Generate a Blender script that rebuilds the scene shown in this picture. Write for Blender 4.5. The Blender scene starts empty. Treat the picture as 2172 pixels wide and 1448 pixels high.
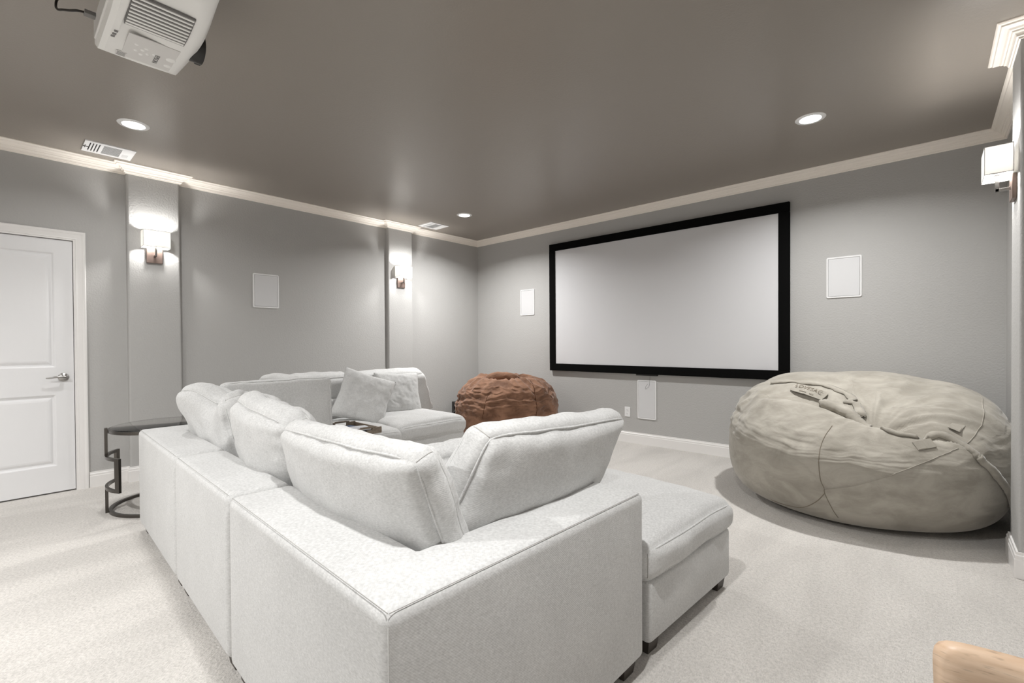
import bpy, bmesh, math, random
import numpy as np
from mathutils import Vector, Matrix, noise as mn
from mathutils.bvhtree import BVHTree
random.seed(7)
PI = math.pi
C = bpy.context.scene.collection
S = bpy.context.scene

# ------------------------------------------------------------------ camera
cam_d = bpy.data.cameras.new('camera'); cam = bpy.data.objects.new('camera', cam_d); C.objects.link(cam)
S.camera = cam
YAW, PITCH, ROLL, F_PX = 0.7348, -0.0106, -0.0063, 986.5744
Fh = Vector((-math.sin(YAW), math.cos(YAW), 0)); Rh = Vector((math.cos(YAW), math.sin(YAW), 0)); Zv = Vector((0, 0, 1))
Fw = Fh*math.cos(PITCH) + Zv*math.sin(PITCH); U0 = -Fh*math.sin(PITCH) + Zv*math.cos(PITCH)
Rt = Rh*math.cos(ROLL) + U0*math.sin(ROLL); Up = -Rh*math.sin(ROLL) + U0*math.cos(ROLL)
m = Matrix.Identity(4)
for i in range(3):
    m[i][0] = Rt[i]; m[i][1] = Up[i]; m[i][2] = -Fw[i]
m[0][3], m[1][3], m[2][3] = 0, 0, 1.18
cam.matrix_world = m
cam_d.sensor_width = 36.0; cam_d.lens = F_PX/2172*36
cam_d.shift_x = (1086-1082.44)/2172; cam_d.shift_y = (736.94-724)/2172
cam_d.clip_start = 0.02

# ------------------------------------------------------------------ world, lights, exposure
w = bpy.data.worlds.new('world'); S.world = w; w.use_nodes = True
w.node_tree.nodes['Background'].inputs[0].default_value = (0.8, 0.85, 0.9, 1)
w.node_tree.nodes['Background'].inputs[1].default_value = 0.3
S.view_settings.view_transform = 'Standard'; S.view_settings.look = 'None'
S.view_settings.gamma = 1; S.view_settings.use_curve_mapping = False
S.view_settings.exposure = 0.10
S.cycles.use_denoising = True
S.cycles.sample_clamp_indirect = 6
S.cycles.max_bounces = 10
S.cycles.diffuse_bounces = 6

XL, YB, XR, YF, ZC = -5.177, 4.988, 0.413, -2.6, 2.725      # room planes
SCONCE_E = 680.0
WARM = (1.0, 0.995, 0.985)
CANS = [(-4.152, .668), (-4.186, 3.819), (-.625, 3.822), (-.62, .668), (-2.4, -1.5), (-4.15, -1.5)]  # last two are unseen fill lights, added behind the camera for ambient light
CAN_W = [11, 44, 32, 28, 86, 8]
for k, (x, y) in enumerate(CANS):
    l = bpy.data.lights.new('can_light', 'AREA'); l.shape = 'DISK'; l.size = .11; l.energy = CAN_W[k]; l.color = WARM
    l.spread = math.radians(150)
    o = bpy.data.objects.new('can_light', l); C.objects.link(o); o.location = (x, y, ZC-.012)

# ------------------------------------------------------------------ materials
def srgb(r, g, b):
    f = lambda c: ((c/255+0.055)/1.055)**2.4 if c/255 > 0.04045 else c/255/12.92
    return (f(r), f(g), f(b), 1)

def mat(name, col, rough=.5, metal=0, bump=None, bscale=200, bdist=.001, vary=0, vscale=3, spec=.5, stretch=None, detail=3, sheen=0):
    M = bpy.data.materials.new(name); M.use_nodes = True
    n, L = M.node_tree.nodes, M.node_tree.links
    b = n['Principled BSDF']
    b.inputs['Base Color'].default_value = col; b.inputs['Roughness'].default_value = rough
    b.inputs['Metallic'].default_value = metal; b.inputs['Specular IOR Level'].default_value = spec
    if sheen: b.inputs['Sheen Weight'].default_value = sheen
    tc = n.new('ShaderNodeTexCoord'); mp = n.new('ShaderNodeMapping'); L.new(tc.outputs['Object'], mp.inputs[0])
    if stretch: mp.inputs['Scale'].default_value = stretch
    if vary:
        t = n.new('ShaderNodeTexNoise'); t.inputs['Scale'].default_value = vscale; t.inputs['Detail'].default_value = 6
        L.new(mp.outputs[0], t.inputs['Vector'])
        r = n.new('ShaderNodeMapRange'); r.inputs['From Min'].default_value = .3; r.inputs['From Max'].default_value = .7
        r.inputs['To Min'].default_value = 1-vary; r.inputs['To Max'].default_value = 1+vary
        L.new(t.outputs['Fac'], r.inputs[0])
        v = n.new('ShaderNodeVectorMath'); v.operation = 'SCALE'; v.inputs[0].default_value = col[:3]
        L.new(r.outputs[0], v.inputs['Scale']); L.new(v.outputs[0], b.inputs['Base Color'])
    if bump:
        t = n.new('ShaderNodeTexNoise'); t.inputs['Scale'].default_value = bscale; t.inputs['Detail'].default_value = detail
        L.new(mp.outputs[0], t.inputs['Vector'])
        bp = n.new('ShaderNodeBump'); bp.inputs['Strength'].default_value = bump; bp.inputs['Distance'].default_value = bdist
        L.new(t.outputs['Fac'], bp.inputs['Height']); L.new(bp.outputs[0], b.inputs['Normal'])
    return M

def node(n, t, **k):
    x = n.new(t)
    for a, v in k.items(): setattr(x, a, v)
    return x

def fabric_mat(name, c1, c2, tw=520, bump=.5, patch=.03):
    """woven upholstery: heathered threads, twill ribs, soft large patches of nap"""
    M = bpy.data.materials.new(name); M.use_nodes = True
    n, L = M.node_tree.nodes, M.node_tree.links; b = n['Principled BSDF']
    b.inputs['Roughness'].default_value = .95; b.inputs['Specular IOR Level'].default_value = .15
    b.inputs['Sheen Weight'].default_value = .15
    tc = node(n, 'ShaderNodeTexCoord')
    n1 = node(n, 'ShaderNodeTexNoise'); n1.inputs['Scale'].default_value = 330; n1.inputs['Detail'].default_value = 4
    mp = node(n, 'ShaderNodeMapping'); mp.inputs['Scale'].default_value = (.35, .35, 1.0); mp.inputs['Rotation'].default_value = (.5, .6, .4)
    L.new(tc.outputs['Object'], mp.inputs[0]); L.new(mp.outputs[0], n1.inputs['Vector'])
    n2 = node(n, 'ShaderNodeTexNoise'); n2.inputs['Scale'].default_value = 5; n2.inputs['Detail'].default_value = 6
    L.new(tc.outputs['Object'], n2.inputs['Vector'])
    n3 = node(n, 'ShaderNodeTexNoise'); n3.inputs['Scale'].default_value = 90; n3.inputs['Detail'].default_value = 3
    L.new(tc.outputs['Object'], n3.inputs['Vector'])
    wv = node(n, 'ShaderNodeTexWave', bands_direction='DIAGONAL'); wv.inputs['Scale'].default_value = tw/5.5
    wv.inputs['Distortion'].default_value = 1.2; wv.inputs['Detail Scale'].default_value = 8
    L.new(tc.outputs['Object'], wv.inputs['Vector'])
    cr = node(n, 'ShaderNodeMapRange'); cr.inputs['From Min'].default_value = .3; cr.inputs['From Max'].default_value = .7
    a = node(n, 'ShaderNodeMath', operation='MULTIPLY_ADD'); a.inputs[1].default_value = .7
    L.new(n1.outputs['Fac'], a.inputs[0])
    a2 = node(n, 'ShaderNodeMath', operation='MULTIPLY'); a2.inputs[1].default_value = .3
    L.new(n3.outputs['Fac'], a2.inputs[0]); L.new(a2.outputs[0], a.inputs[2])
    L.new(a.outputs[0], cr.inputs[0])
    mx = node(n, 'ShaderNodeMix', data_type='RGBA'); mx.inputs[6].default_value = c1; mx.inputs[7].default_value = c2
    L.new(cr.outputs[0], mx.inputs[0])
    r2 = node(n, 'ShaderNodeMapRange'); r2.inputs['From Min'].default_value = .35; r2.inputs['From Max'].default_value = .65
    r2.inputs['To Min'].default_value = 1-patch; r2.inputs['To Max'].default_value = 1+patch
    L.new(n2.outputs['Fac'], r2.inputs[0])
    sc = node(n, 'ShaderNodeVectorMath', operation='SCALE'); L.new(mx.outputs[2], sc.inputs[0]); L.new(r2.outputs[0], sc.inputs['Scale'])
    L.new(sc.outputs[0], b.inputs['Base Color'])
    wm = node(n, 'ShaderNodeMath', operation='MULTIPLY'); wm.inputs[1].default_value = .35; L.new(wv.outputs['Fac'], wm.inputs[0])
    s1 = node(n, 'ShaderNodeMath', operation='ADD'); L.new(wm.outputs[0], s1.inputs[0]); L.new(n1.outputs['Fac'], s1.inputs[1])
    bp = node(n, 'ShaderNodeBump'); bp.inputs['Strength'].default_value = bump; bp.inputs['Distance'].default_value = .0006
    L.new(s1.outputs[0], bp.inputs['Height'])
    bp2 = node(n, 'ShaderNodeBump'); bp2.inputs['Strength'].default_value = .22; bp2.inputs['Distance'].default_value = .01
    n4 = node(n, 'ShaderNodeTexNoise'); n4.inputs['Scale'].default_value = 9; n4.inputs['Detail'].default_value = 3
    L.new(tc.outputs['Object'], n4.inputs['Vector'])
    L.new(n4.outputs['Fac'], bp2.inputs['Height']); L.new(bp.outputs[0], bp2.inputs['Normal'])
    L.new(bp2.outputs[0], b.inputs['Normal'])
    return M

def suede_mat(name, c1, c2, scale=6, bump=.5):
    M = bpy.data.materials.new(name); M.use_nodes = True
    n, L = M.node_tree.nodes, M.node_tree.links; b = n['Principled BSDF']
    b.inputs['Roughness'].default_value = .85; b.inputs['Specular IOR Level'].default_value = .2; b.inputs['Sheen Weight'].default_value = .3
    b.inputs['Sheen Roughness'].default_value = .4
    tc = node(n, 'ShaderNodeTexCoord'); mp = node(n, 'ShaderNodeMapping'); mp.inputs['Scale'].default_value = (1, 1, 1.8)
    L.new(tc.outputs['Object'], mp.inputs[0])
    n1 = node(n, 'ShaderNodeTexNoise'); n1.inputs['Scale'].default_value = scale; n1.inputs['Detail'].default_value = 7; n1.inputs['Distortion'].default_value = .6
    n1.inputs['Roughness'].default_value = .6
    L.new(mp.outputs[0], n1.inputs['Vector'])
    cr = node(n, 'ShaderNodeMapRange'); cr.inputs['From Min'].default_value = .36; cr.inputs['From Max'].default_value = .62
    L.new(n1.outputs['Fac'], cr.inputs[0])
    mx = node(n, 'ShaderNodeMix', data_type='RGBA'); mx.inputs[6].default_value = c1; mx.inputs[7].default_value = c2
    L.new(cr.outputs[0], mx.inputs[0]); L.new(mx.outputs[2], b.inputs['Base Color'])
    n2 = node(n, 'ShaderNodeTexNoise'); n2.inputs['Scale'].default_value = 14; n2.inputs['Detail'].default_value = 5; n2.inputs['Distortion'].default_value = 1.0
    L.new(mp.outputs[0], n2.inputs['Vector'])
    bp = node(n, 'ShaderNodeBump'); bp.inputs['Strength'].default_value = bump; bp.inputs['Distance'].default_value = .012
    L.new(n2.outputs['Fac'], bp.inputs['Height'])
    n3 = node(n, 'ShaderNodeTexNoise'); n3.inputs['Scale'].default_value = 300
    L.new(tc.outputs['Object'], n3.inputs['Vector'])
    bq = node(n, 'ShaderNodeBump'); bq.inputs['Strength'].default_value = .3; bq.inputs['Distance'].default_value = .001
    L.new(n3.outputs['Fac'], bq.inputs['Height']); L.new(bp.outputs[0], bq.inputs['Normal'])
    L.new(bq.outputs[0], b.inputs['Normal'])
    return M

def carpet_mat():
    M = bpy.data.materials.new('carpet'); M.use_nodes = True
    n, L = M.node_tree.nodes, M.node_tree.links; b = n['Principled BSDF']
    b.inputs['Roughness'].default_value = 1; b.inputs['Specular IOR Level'].default_value = .05; b.inputs['Sheen Weight'].default_value = .2
    tc = node(n, 'ShaderNodeTexCoord')
    def nz(scale, det, stretch=None, rot=0, dist=0):
        v = tc.outputs['Object']
        if stretch:
            mp = node(n, 'ShaderNodeMapping'); mp.inputs['Scale'].default_value = stretch; mp.inputs['Rotation'].default_value = (0, 0, rot)
            L.new(v, mp.inputs[0]); v = mp.outputs[0]
        t = node(n, 'ShaderNodeTexNoise'); t.inputs['Scale'].default_value = scale; t.inputs['Detail'].default_value = det; t.inputs['Distortion'].default_value = dist
        L.new(v, t.inputs['Vector']); return t.outputs['Fac']
    tuft = nz(230, 3, (1, .45, 1), .5); fleck = nz(75, 4); foot = nz(1.5, 3, (1, .35, 1), .9, .5); foot2 = nz(3.5, 4, (1, .3, 1), -.35, .6)
    ad = node(n, 'ShaderNodeMath', operation='ADD'); L.new(foot, ad.inputs[0]); L.new(foot2, ad.inputs[1])
    r1 = node(n, 'ShaderNodeMapRange'); r1.inputs['From Min'].default_value = .85; r1.inputs['From Max'].default_value = 1.15
    r1.inputs['To Min'].default_value = .90; r1.inputs['To Max'].default_value = 1.05; L.new(ad.outputs[0], r1.inputs[0])
    a2 = node(n, 'ShaderNodeMath', operation='ADD'); L.new(tuft, a2.inputs[0]); L.new(fleck, a2.inputs[1])
    r2 = node(n, 'ShaderNodeMapRange'); r2.inputs['From Min'].default_value = .7; r2.inputs['From Max'].default_value = 1.2
    r2.inputs['To Min'].default_value = .80; r2.inputs['To Max'].default_value = 1.08; L.new(a2.outputs[0], r2.inputs[0])
    mm = node(n, 'ShaderNodeMath', operation='MULTIPLY'); L.new(r1.outputs[0], mm.inputs[0]); L.new(r2.outputs[0], mm.inputs[1])
    v = node(n, 'ShaderNodeVectorMath', operation='SCALE'); v.inputs[0].default_value = srgb(206, 202, 197)[:3]
    L.new(mm.outputs[0], v.inputs['Scale']); L.new(v.outputs[0], b.inputs['Base Color'])
    bp = node(n, 'ShaderNodeBump'); bp.inputs['Strength'].default_value = .8; bp.inputs['Distance'].default_value = .005
    L.new(a2.outputs[0], bp.inputs['Height'])
    L.new(bp.outputs[0], b.inputs['Normal'])
    return M

M = {}
M['wall'] = mat('wall_paint', srgb(182, 181, 179), .68, bump=.6, bscale=75, bdist=.004, spec=.3, detail=3)
M['ceil'] = mat('ceiling_paint', srgb(144, 137, 129), .33, bump=.35, bscale=85, bdist=.002, spec=.5, detail=3)
M['trim'] = mat('trim_paint', srgb(236, 234, 232), .35, spec=.4)
M['crown'] = mat('crown_paint', srgb(250, 243, 234), .4, spec=.4)
M['door'] = mat('door_paint', srgb(232, 232, 233), .38, spec=.4, bump=.15, bscale=60, bdist=.001, stretch=(1, 1, .1))
M['carpet'] = carpet_mat()
M['fabric'] = fabric_mat('sofa_fabric', srgb(184, 184, 183), srgb(214, 214, 213))
M['fabric2'] = fabric_mat('cushion_fabric', srgb(188, 188, 187), srgb(218, 218, 217))
M['seam'] = mat('seam_thread', srgb(176, 174, 171), .95, spec=.1)
M['foot'] = mat('dark_foot', srgb(62, 56, 50), .5, vary=.2)
M['suede'] = suede_mat('beige_suede', srgb(150, 145, 135), srgb(172, 167, 157), 5, .28)
M['brown'] = suede_mat('brown_suede', srgb(104, 75, 58), srgb(144, 108, 86), 6, .5)
M['black'] = mat('black_velvet', srgb(9, 9, 9), .9, spec=.1)
M['screen'] = mat('screen_cloth', srgb(216, 216, 218), .7, spec=.2)
M['grille'] = mat('speaker_grille', srgb(214, 214, 215), .6, bump=.6, bscale=900, bdist=.0006)
M['plastic'] = mat('white_plastic', srgb(236, 236, 236), .35)
M['proj'] = mat('projector_plastic', srgb(233, 232, 229), .3)
M['projpanel'] = mat('projector_panel', srgb(214, 212, 209), .35)
M['grey'] = mat('grey_print', srgb(120, 118, 116), .6)
M['darkp'] = mat('dark_plastic', srgb(30, 27, 25), .4)
M['darkslot'] = mat('slot_dark', srgb(60, 60, 60), .8)
M['metal'] = mat('gunmetal', srgb(96, 92, 88), .3, metal=1, vary=.1, vscale=8)
M['nickel'] = mat('brushed_nickel', srgb(176, 174, 172), .28, metal=1)
M['bronze'] = mat('bronze_plate', srgb(120, 104, 97), .42, metal=.6, vary=.15, vscale=20)
M['wood'] = None
M['traywood'] = mat('grey_wood', srgb(122, 110, 96), .6, vary=.25, vscale=12, stretch=(1, 6, 6), bump=.3, bscale=40)
M['paper'] = mat('paper', srgb(196, 198, 202), .6)
M['bluepaper'] = mat('blue_cover', srgb(70, 84, 110), .5, vary=.3, vscale=30)
M['cable'] = mat('cable_rubber', srgb(28, 22, 18), .5)

def wood_mat():
    W = bpy.data.materials.new('maple'); W.use_nodes = True
    n, L = W.node_tree.nodes, W.node_tree.links; b = n['Principled BSDF']; b.inputs['Roughness'].default_value = .45
    tc = node(n, 'ShaderNodeTexCoord'); mp = node(n, 'ShaderNodeMapping'); mp.inputs['Scale'].default_value = (3, 3, 30)
    L.new(tc.outputs['Object'], mp.inputs[0])
    t = node(n, 'ShaderNodeTexNoise'); t.inputs['Scale'].default_value = 3; t.inputs['Detail'].default_value = 6; L.new(mp.outputs[0], t.inputs['Vector'])
    mp2 = node(n, 'ShaderNodeMapping'); mp2.inputs['Scale'].default_value = (14, 14, 90); L.new(tc.outputs['Object'], mp2.inputs[0])
    t2 = node(n, 'ShaderNodeTexNoise'); t2.inputs['Scale'].default_value = 3; t2.inputs['Detail'].default_value = 2; L.new(mp2.outputs[0], t2.inputs['Vector'])
    r = node(n, 'ShaderNodeValToRGB'); e = r.color_ramp.elements
    e[0].position = .3; e[0].color = srgb(188, 158, 130); e[1].position = .7; e[1].color = srgb(216, 192, 168)
    L.new(t.outputs['Fac'], r.inputs[0])
    r2 = node(n, 'ShaderNodeMapRange'); r2.inputs['From Min'].default_value = .28; r2.inputs['From Max'].default_value = .4; r2.inputs['To Min'].default_value = .72; r2.inputs['To Max'].default_value = 1
    L.new(t2.outputs['Fac'], r2.inputs[0])
    v = node(n, 'ShaderNodeVectorMath', operation='SCALE'); L.new(r.outputs[0], v.inputs[0]); L.new(r2.outputs[0], v.inputs['Scale'])
    L.new(v.outputs[0], b.inputs['Base Color']); return W
M['wood'] = wood_mat()

def glass_mat():
    G = bpy.data.materials.new('smoked_glass'); G.use_nodes = True
    b = G.node_tree.nodes['Principled BSDF']; b.inputs['Base Color'].default_value = srgb(205, 203, 200)
    b.inputs['Roughness'].default_value = .03; b.inputs['Transmission Weight'].default_value = 1; b.inputs['IOR'].default_value = 1.45
    return G
M['glass'] = glass_mat()

def shade_mat():
    G = bpy.data.materials.new('linen_shade'); G.use_nodes = True
    n, L = G.node_tree.nodes, G.node_tree.links
    d = node(n, 'ShaderNodeBsdfDiffuse'); d.inputs[0].default_value = (.86, .85, .83, 1)
    t = node(n, 'ShaderNodeBsdfTranslucent'); t.inputs[0].default_value = (.88, .87, .85, 1)
    mx = node(n, 'ShaderNodeMixShader'); mx.inputs[0].default_value = .42
    L.new(d.outputs[0], mx.inputs[1]); L.new(t.outputs[0], mx.inputs[2])
    L.new(mx.outputs[0], n['Material Output'].inputs['Surface']); return G
M['shade'] = shade_mat()

def emit(name, col, s):
    G = bpy.data.materials.new(name); G.use_nodes = True
    b = G.node_tree.nodes['Principled BSDF']; b.inputs['Emission Color'].default_value = (*col, 1); b.inputs['Emission Strength'].default_value = s
    return G
M['lens'] = emit('lit_lens', WARM, 14); M['bulb'] = emit('lit_bulb', (1, .985, .96), SCONCE_E)

# ------------------------------------------------------------------ helpers
def link(name, me, m=None, parent=None, smooth=False, loc=None, rot=None):
    o = bpy.data.objects.new(name, me); C.objects.link(o)
    if m is not None:
        me.materials.clear(); me.materials.append(m)
    if parent: o.parent = parent
    if loc is not None: o.location = loc
    if rot is not None: o.rotation_euler = rot
    if smooth: me.polygons.foreach_set('use_smooth', [True]*len(me.polygons))
    return o
def obj(name, bm, m=None, parent=None, smooth=False, loc=None, rot=None):
    me = bpy.data.meshes.new(name); bmesh.ops.recalc_face_normals(bm, faces=bm.faces); bm.to_mesh(me); bm.free()
    return link(name, me, m, parent, smooth, loc, rot)
def pydata(name, v, f, m=None, parent=None, smooth=False, loc=None, rot=None):
    me = bpy.data.meshes.new(name); me.from_pydata([tuple(map(float, p)) for p in v], [], f); me.update()
    return link(name, me, m, parent, smooth, loc, rot)
def tag(o, label, cat=None, group=None, kind=None):
    if label: o['label'] = label
    if cat: o['category'] = cat
    if group: o['group'] = group
    if kind: o['kind'] = kind
    return o
def thing(name, label, cat, loc=(0, 0, 0), rot=(0, 0, 0), group=None):
    o = bpy.data.objects.new(name, None); C.objects.link(o); o.location = loc; o.rotation_euler = rot
    o.empty_display_size = .1
    return tag(o, label, cat, group)
def struct(o): o['kind'] = 'structure'; return o
def box(bm, x0, x1, y0, y1, z0, z1, bev=0, seg=2):
    r = bmesh.ops.create_cube(bm, size=1)
    for v in r['verts']:
        v.co = ((x0+x1)/2+v.co.x*(x1-x0), (y0+y1)/2+v.co.y*(y1-y0), (z0+z1)/2+v.co.z*(z1-z0))
    if bev:
        es = list({e for v in r['verts'] for e in v.link_edges})
        bmesh.ops.bevel(bm, geom=es, offset=bev, segments=seg, profile=.5, affect='EDGES')
    return bm
def bx(name, x0, x1, y0, y1, z0, z1, m, parent=None, bev=0, seg=2, smooth=False, loc=None, rot=None):
    o = obj(name, box(bmesh.new(), x0, x1, y0, y1, z0, z1, bev, seg), m, parent, loc=loc, rot=rot)
    if bev and smooth: auto(o)
    return o
def auto(o, ang=50):
    me = o.data; me.polygons.foreach_set('use_smooth', [True]*len(me.polygons))
    me.set_sharp_from_angle(angle=math.radians(ang))
def tube_data(pts, r, sides=8, closed=False):
    P = [Vector(p) for p in pts]; n = len(P); V = []; Fc = []
    up = Vector((0, 0, 1)); prev = None
    for i in range(n):
        a = P[i-1] if (i > 0 or closed) else P[i]; b = P[(i+1) % n] if (i < n-1 or closed) else P[i]
        t = (b-a).normalized()
        if prev is None:
            s = t.cross(up)
            if s.length < .1: s = t.cross(Vector((1, 0, 0)))
        else:
            s = prev - t*prev.dot(t)
        s.normalize(); prev = s; q = t.cross(s)
        rr = r(i/(n-1)) if callable(r) else r
        for k in range(sides):
            an = 2*PI*k/sides; V.append(P[i]+s*math.cos(an)*rr+q*math.sin(an)*rr)
    rng = n if closed else n-1
    for i in range(rng):
        for k in range(sides):
            a = i*sides+k; b = i*sides+(k+1) % sides; c = ((i+1) % n)*sides+(k+1) % sides; d = ((i+1) % n)*sides+k
            Fc.append((a, b, c, d))
    if not closed:
        Fc.append(tuple(range(sides-1, -1, -1))); Fc.append(tuple((n-1)*sides+k for k in range(sides)))
    return V, Fc
def tube(name, pts, r, m, parent=None, sides=8, closed=False, loc=None, rot=None):
    V, Fc = tube_data(pts, r, sides, closed)
    return pydata(name, V, Fc, m, parent, True, loc, rot)
def tubes(name, list_pts, r, m, parent=None, sides=6, closed=False):
    for p in list_pts: tube(name, p, r, m, parent, sides, closed)
def catmull(pts, n=8, closed=False):
    P = [Vector(p) for p in pts]; out = []; N = len(P)
    rng = N if closed else N-1
    for i in range(rng):
        p0 = P[i-1] if (i > 0 or closed) else P[0]; p1 = P[i]; p2 = P[(i+1) % N]; p3 = P[(i+2) % N] if (i+2 < N or closed) else P[-1]
        for k in range(n):
            t = k/n
            out.append(.5*((2*p1)+(-p0+p2)*t+(2*p0-5*p1+4*p2-p3)*t*t+(-p0+3*p1-3*p2+p3)*t**3))
    if not closed: out.append(P[-1])
    return out
def disc_prism(name, x, y, z0, z1, r, m, parent=None, seg=48, bev=0):
    bm = bmesh.new(); bmesh.ops.create_cone(bm, cap_ends=True, segments=seg, radius1=r, radius2=r, depth=z1-z0)
    bmesh.ops.translate(bm, verts=bm.verts, vec=(x, y, (z0+z1)/2))
    o = obj(name, bm, m, parent); auto(o); return o
def lathe(name, prof, m, parent=None, seg=48, loc=None, rot=None, closed=True):
    V = []; Fc = []; n = len(prof)
    for k in range(seg):
        a = 2*PI*k/seg
        for r, z in prof: V.append((r*math.cos(a), r*math.sin(a), z))
    for k in range(seg):
        for i in range(n if closed else n-1):
            j = (i+1) % n; a = k*n; b = ((k+1) % seg)*n
            Fc.append((a+i, b+i, b+j, a+j))
    o = pydata(name, V, Fc, m, parent, False, loc, rot); auto(o, 40); return o
def sweep(name, path, prof, m, i0, i1, parent=None, inner=1):
    """mitred moulding along a plan path; prof = (distance into the room, z)"""
    n = len(path); offs = []
    for i in range(n):
        p = Vector(path[i]).to_2d()
        d0 = (p-Vector(path[i-1]).to_2d()).normalized() if i > 0 else None
        d1 = (Vector(path[i+1]).to_2d()-p).normalized() if i < n-1 else None
        if d0 is None: d0 = d1
        if d1 is None: d1 = d0
        n0 = Vector((d0.y, -d0.x)); n1 = Vector((d1.y, -d1.x)); b = (n0+n1); b = b/(b.length_squared)*2
        offs.append(b*inner)
    V = []; Fc = []; K = len(prof)
    for i in range(i0, i1+1):
        for d, z in prof: V.append((path[i][0]+offs[i].x*d, path[i][1]+offs[i].y*d, z))
    for i in range(i1-i0):
        for k in range(K):
            j = (k+1) % K; a = i*K; b = (i+1)*K
            Fc.append((a+k, a+j, b+j, b+k))
    Fc.append(tuple(range(K))); Fc.append(tuple(reversed([(i1-i0)*K+k for k in range(K)])))
    bm = bmesh.new(); me = bpy.data.meshes.new(name); me.from_pydata(V, [], Fc); bm.from_mesh(me)
    return obj(name, bm, m, parent)
def text(name, s, size, m, parent, loc, rot, ext=.0006, sx=1):
    c = bpy.data.curves.new(name, 'FONT'); c.body = s; c.size = size; c.extrude = ext; c.align_x = 'CENTER'; c.align_y = 'CENTER'
    tmp = bpy.data.objects.new(name+'_outline', c); C.objects.link(tmp)
    dg = bpy.context.evaluated_depsgraph_get(); me = bpy.data.meshes.new_from_object(tmp.evaluated_get(dg))
    bpy.data.objects.remove(tmp)
    o = link(name, me, m, parent, False, loc, rot); o.scale = (sx, 1, 1); return o

# ------------------------------------------------------------------ room shell
T = .12
struct(bx('floor', XL-T, XR+T, YF-T, YB+T, -.1, 0, M['carpet']))
struct(bx('ceiling', XL-T, XR+T, YF-T, YB+T, ZC, ZC+.1, M['ceil']))
def wall_pillar(name, path, thick_dir):
    pass
# pillars (plan): left wall at y .772-1.150 and 3.362-3.737 ; right wall opposite
PD = .058; PR = .088
LP = [(.768, 1.150), (3.360, 3.737)]
RP = [(3.385, 3.705)]
def rounded_pillar(bm, xw, xf, y0, y1, z0, z1, r=.018):
    s = 1 if xf > xw else -1; pts = [(xw, y0)]
    for k in range(7):
        a = PI/2*k/6; pts.append((xf-s*r+s*r*math.sin(a), y0+r-r*math.cos(a)))
    for k in range(7):
        a = PI/2*k/6; pts.append((xf-s*r+s*r*math.cos(a), y1-r+r*math.sin(a)))
    pts.append((xw, y1))
    lo = [bm.verts.new((x, y, z0)) for x, y in pts]; hi = [bm.verts.new((x, y, z1)) for x, y in pts]; n = len(pts)
    for i in range(n): bm.faces.new((lo[i], lo[(i+1) % n], hi[(i+1) % n], hi[i]))
    bm.faces.new(lo); bm.faces.new(hi)
# door opening in left wall: leaf y -.385..+.430, z..2.030
DY0, DY1, DZ = -.385, .436, 2.033
bm = bmesh.new()
box(bm, XL-T, XL, YF-T, DY0-.006, 0, ZC); box(bm, XL-T, XL, DY1, YB+T, 0, ZC); box(bm, XL-T, XL, DY0-.006, DY1, DZ, ZC)
wl = struct(obj('wall_left', bm, M['wall']))
for a, b in LP:
    bm = bmesh.new(); rounded_pillar(bm, XL, XL+PD, a, b, 0, ZC); o = obj('pilaster', bm, M['wall'], wl); auto(o, 35)
struct(bx('wall_back', XL-T, XR+T, YB, YB+T, 0, ZC, M['wall']))
wr = struct(bx('wall_right', XR, XR+T, YF-T, YB, 0, ZC, M['wall']))
for a, b in RP:
    bm = bmesh.new(); rounded_pillar(bm, XR, XR-PR, a, b, 0, ZC); o = obj('pilaster', bm, M['wall'], wr); auto(o, 35)
struct(bx('wall_front', XL, XR, YF-T, YF, 0, ZC, M['wall']))
# crown moulding
path = [(XL, YF), (XL, LP[0][0]), (XL+PD, LP[0][0]), (XL+PD, LP[0][1]), (XL, LP[0][1]), (XL, LP[1][0]), (XL+PD, LP[1][0]), (XL+PD, LP[1][1]), (XL, LP[1][1]),
        (XL, YB), (XR, YB), (XR, RP[0][1]), (XR-PR, RP[0][1]), (XR-PR, RP[0][0]), (XR, RP[0][0]), (XR, YF)]
crown = [(0, 2.650), (.007, 2.650), (.0095, 2.659), (.016, 2.661), (.0175, 2.668), (.022, 2.676), (.030, 2.681), (.033, 2.688), (.040, 2.690), (.047, 2.698),
         (.058, 2.703), (.070, 2.705), (.073, 2.712), (.082, 2.714), (.088, 2.719), (.088, ZC), (0, ZC)]
base = [(0, 0), (.016, 0), (.016, .092), (.013, .098), (.014, .104), (.013, .112), (.009, .117), (.008, .128), (0, .128)]
for nm, a, b in (('trim_1', 0, 9), ('trim_2', 9, 10), ('trim_3', 10, 15)):
    struct(sweep(nm, path, crown, M['crown'], a, b))
pb = [(XL, DY1+.074)] + path[1:]
for nm, a, b in (('baseboard_left', 0, 9), ('baseboard_back', 9, 10), ('baseboard_right', 10, 15)):
    struct(sweep(nm, pb, base, M['trim'], a, b))
struct(sweep('baseboard_front', [(XR, YF), (XL, YF)], base, M['trim'], 0, 1))
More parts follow.
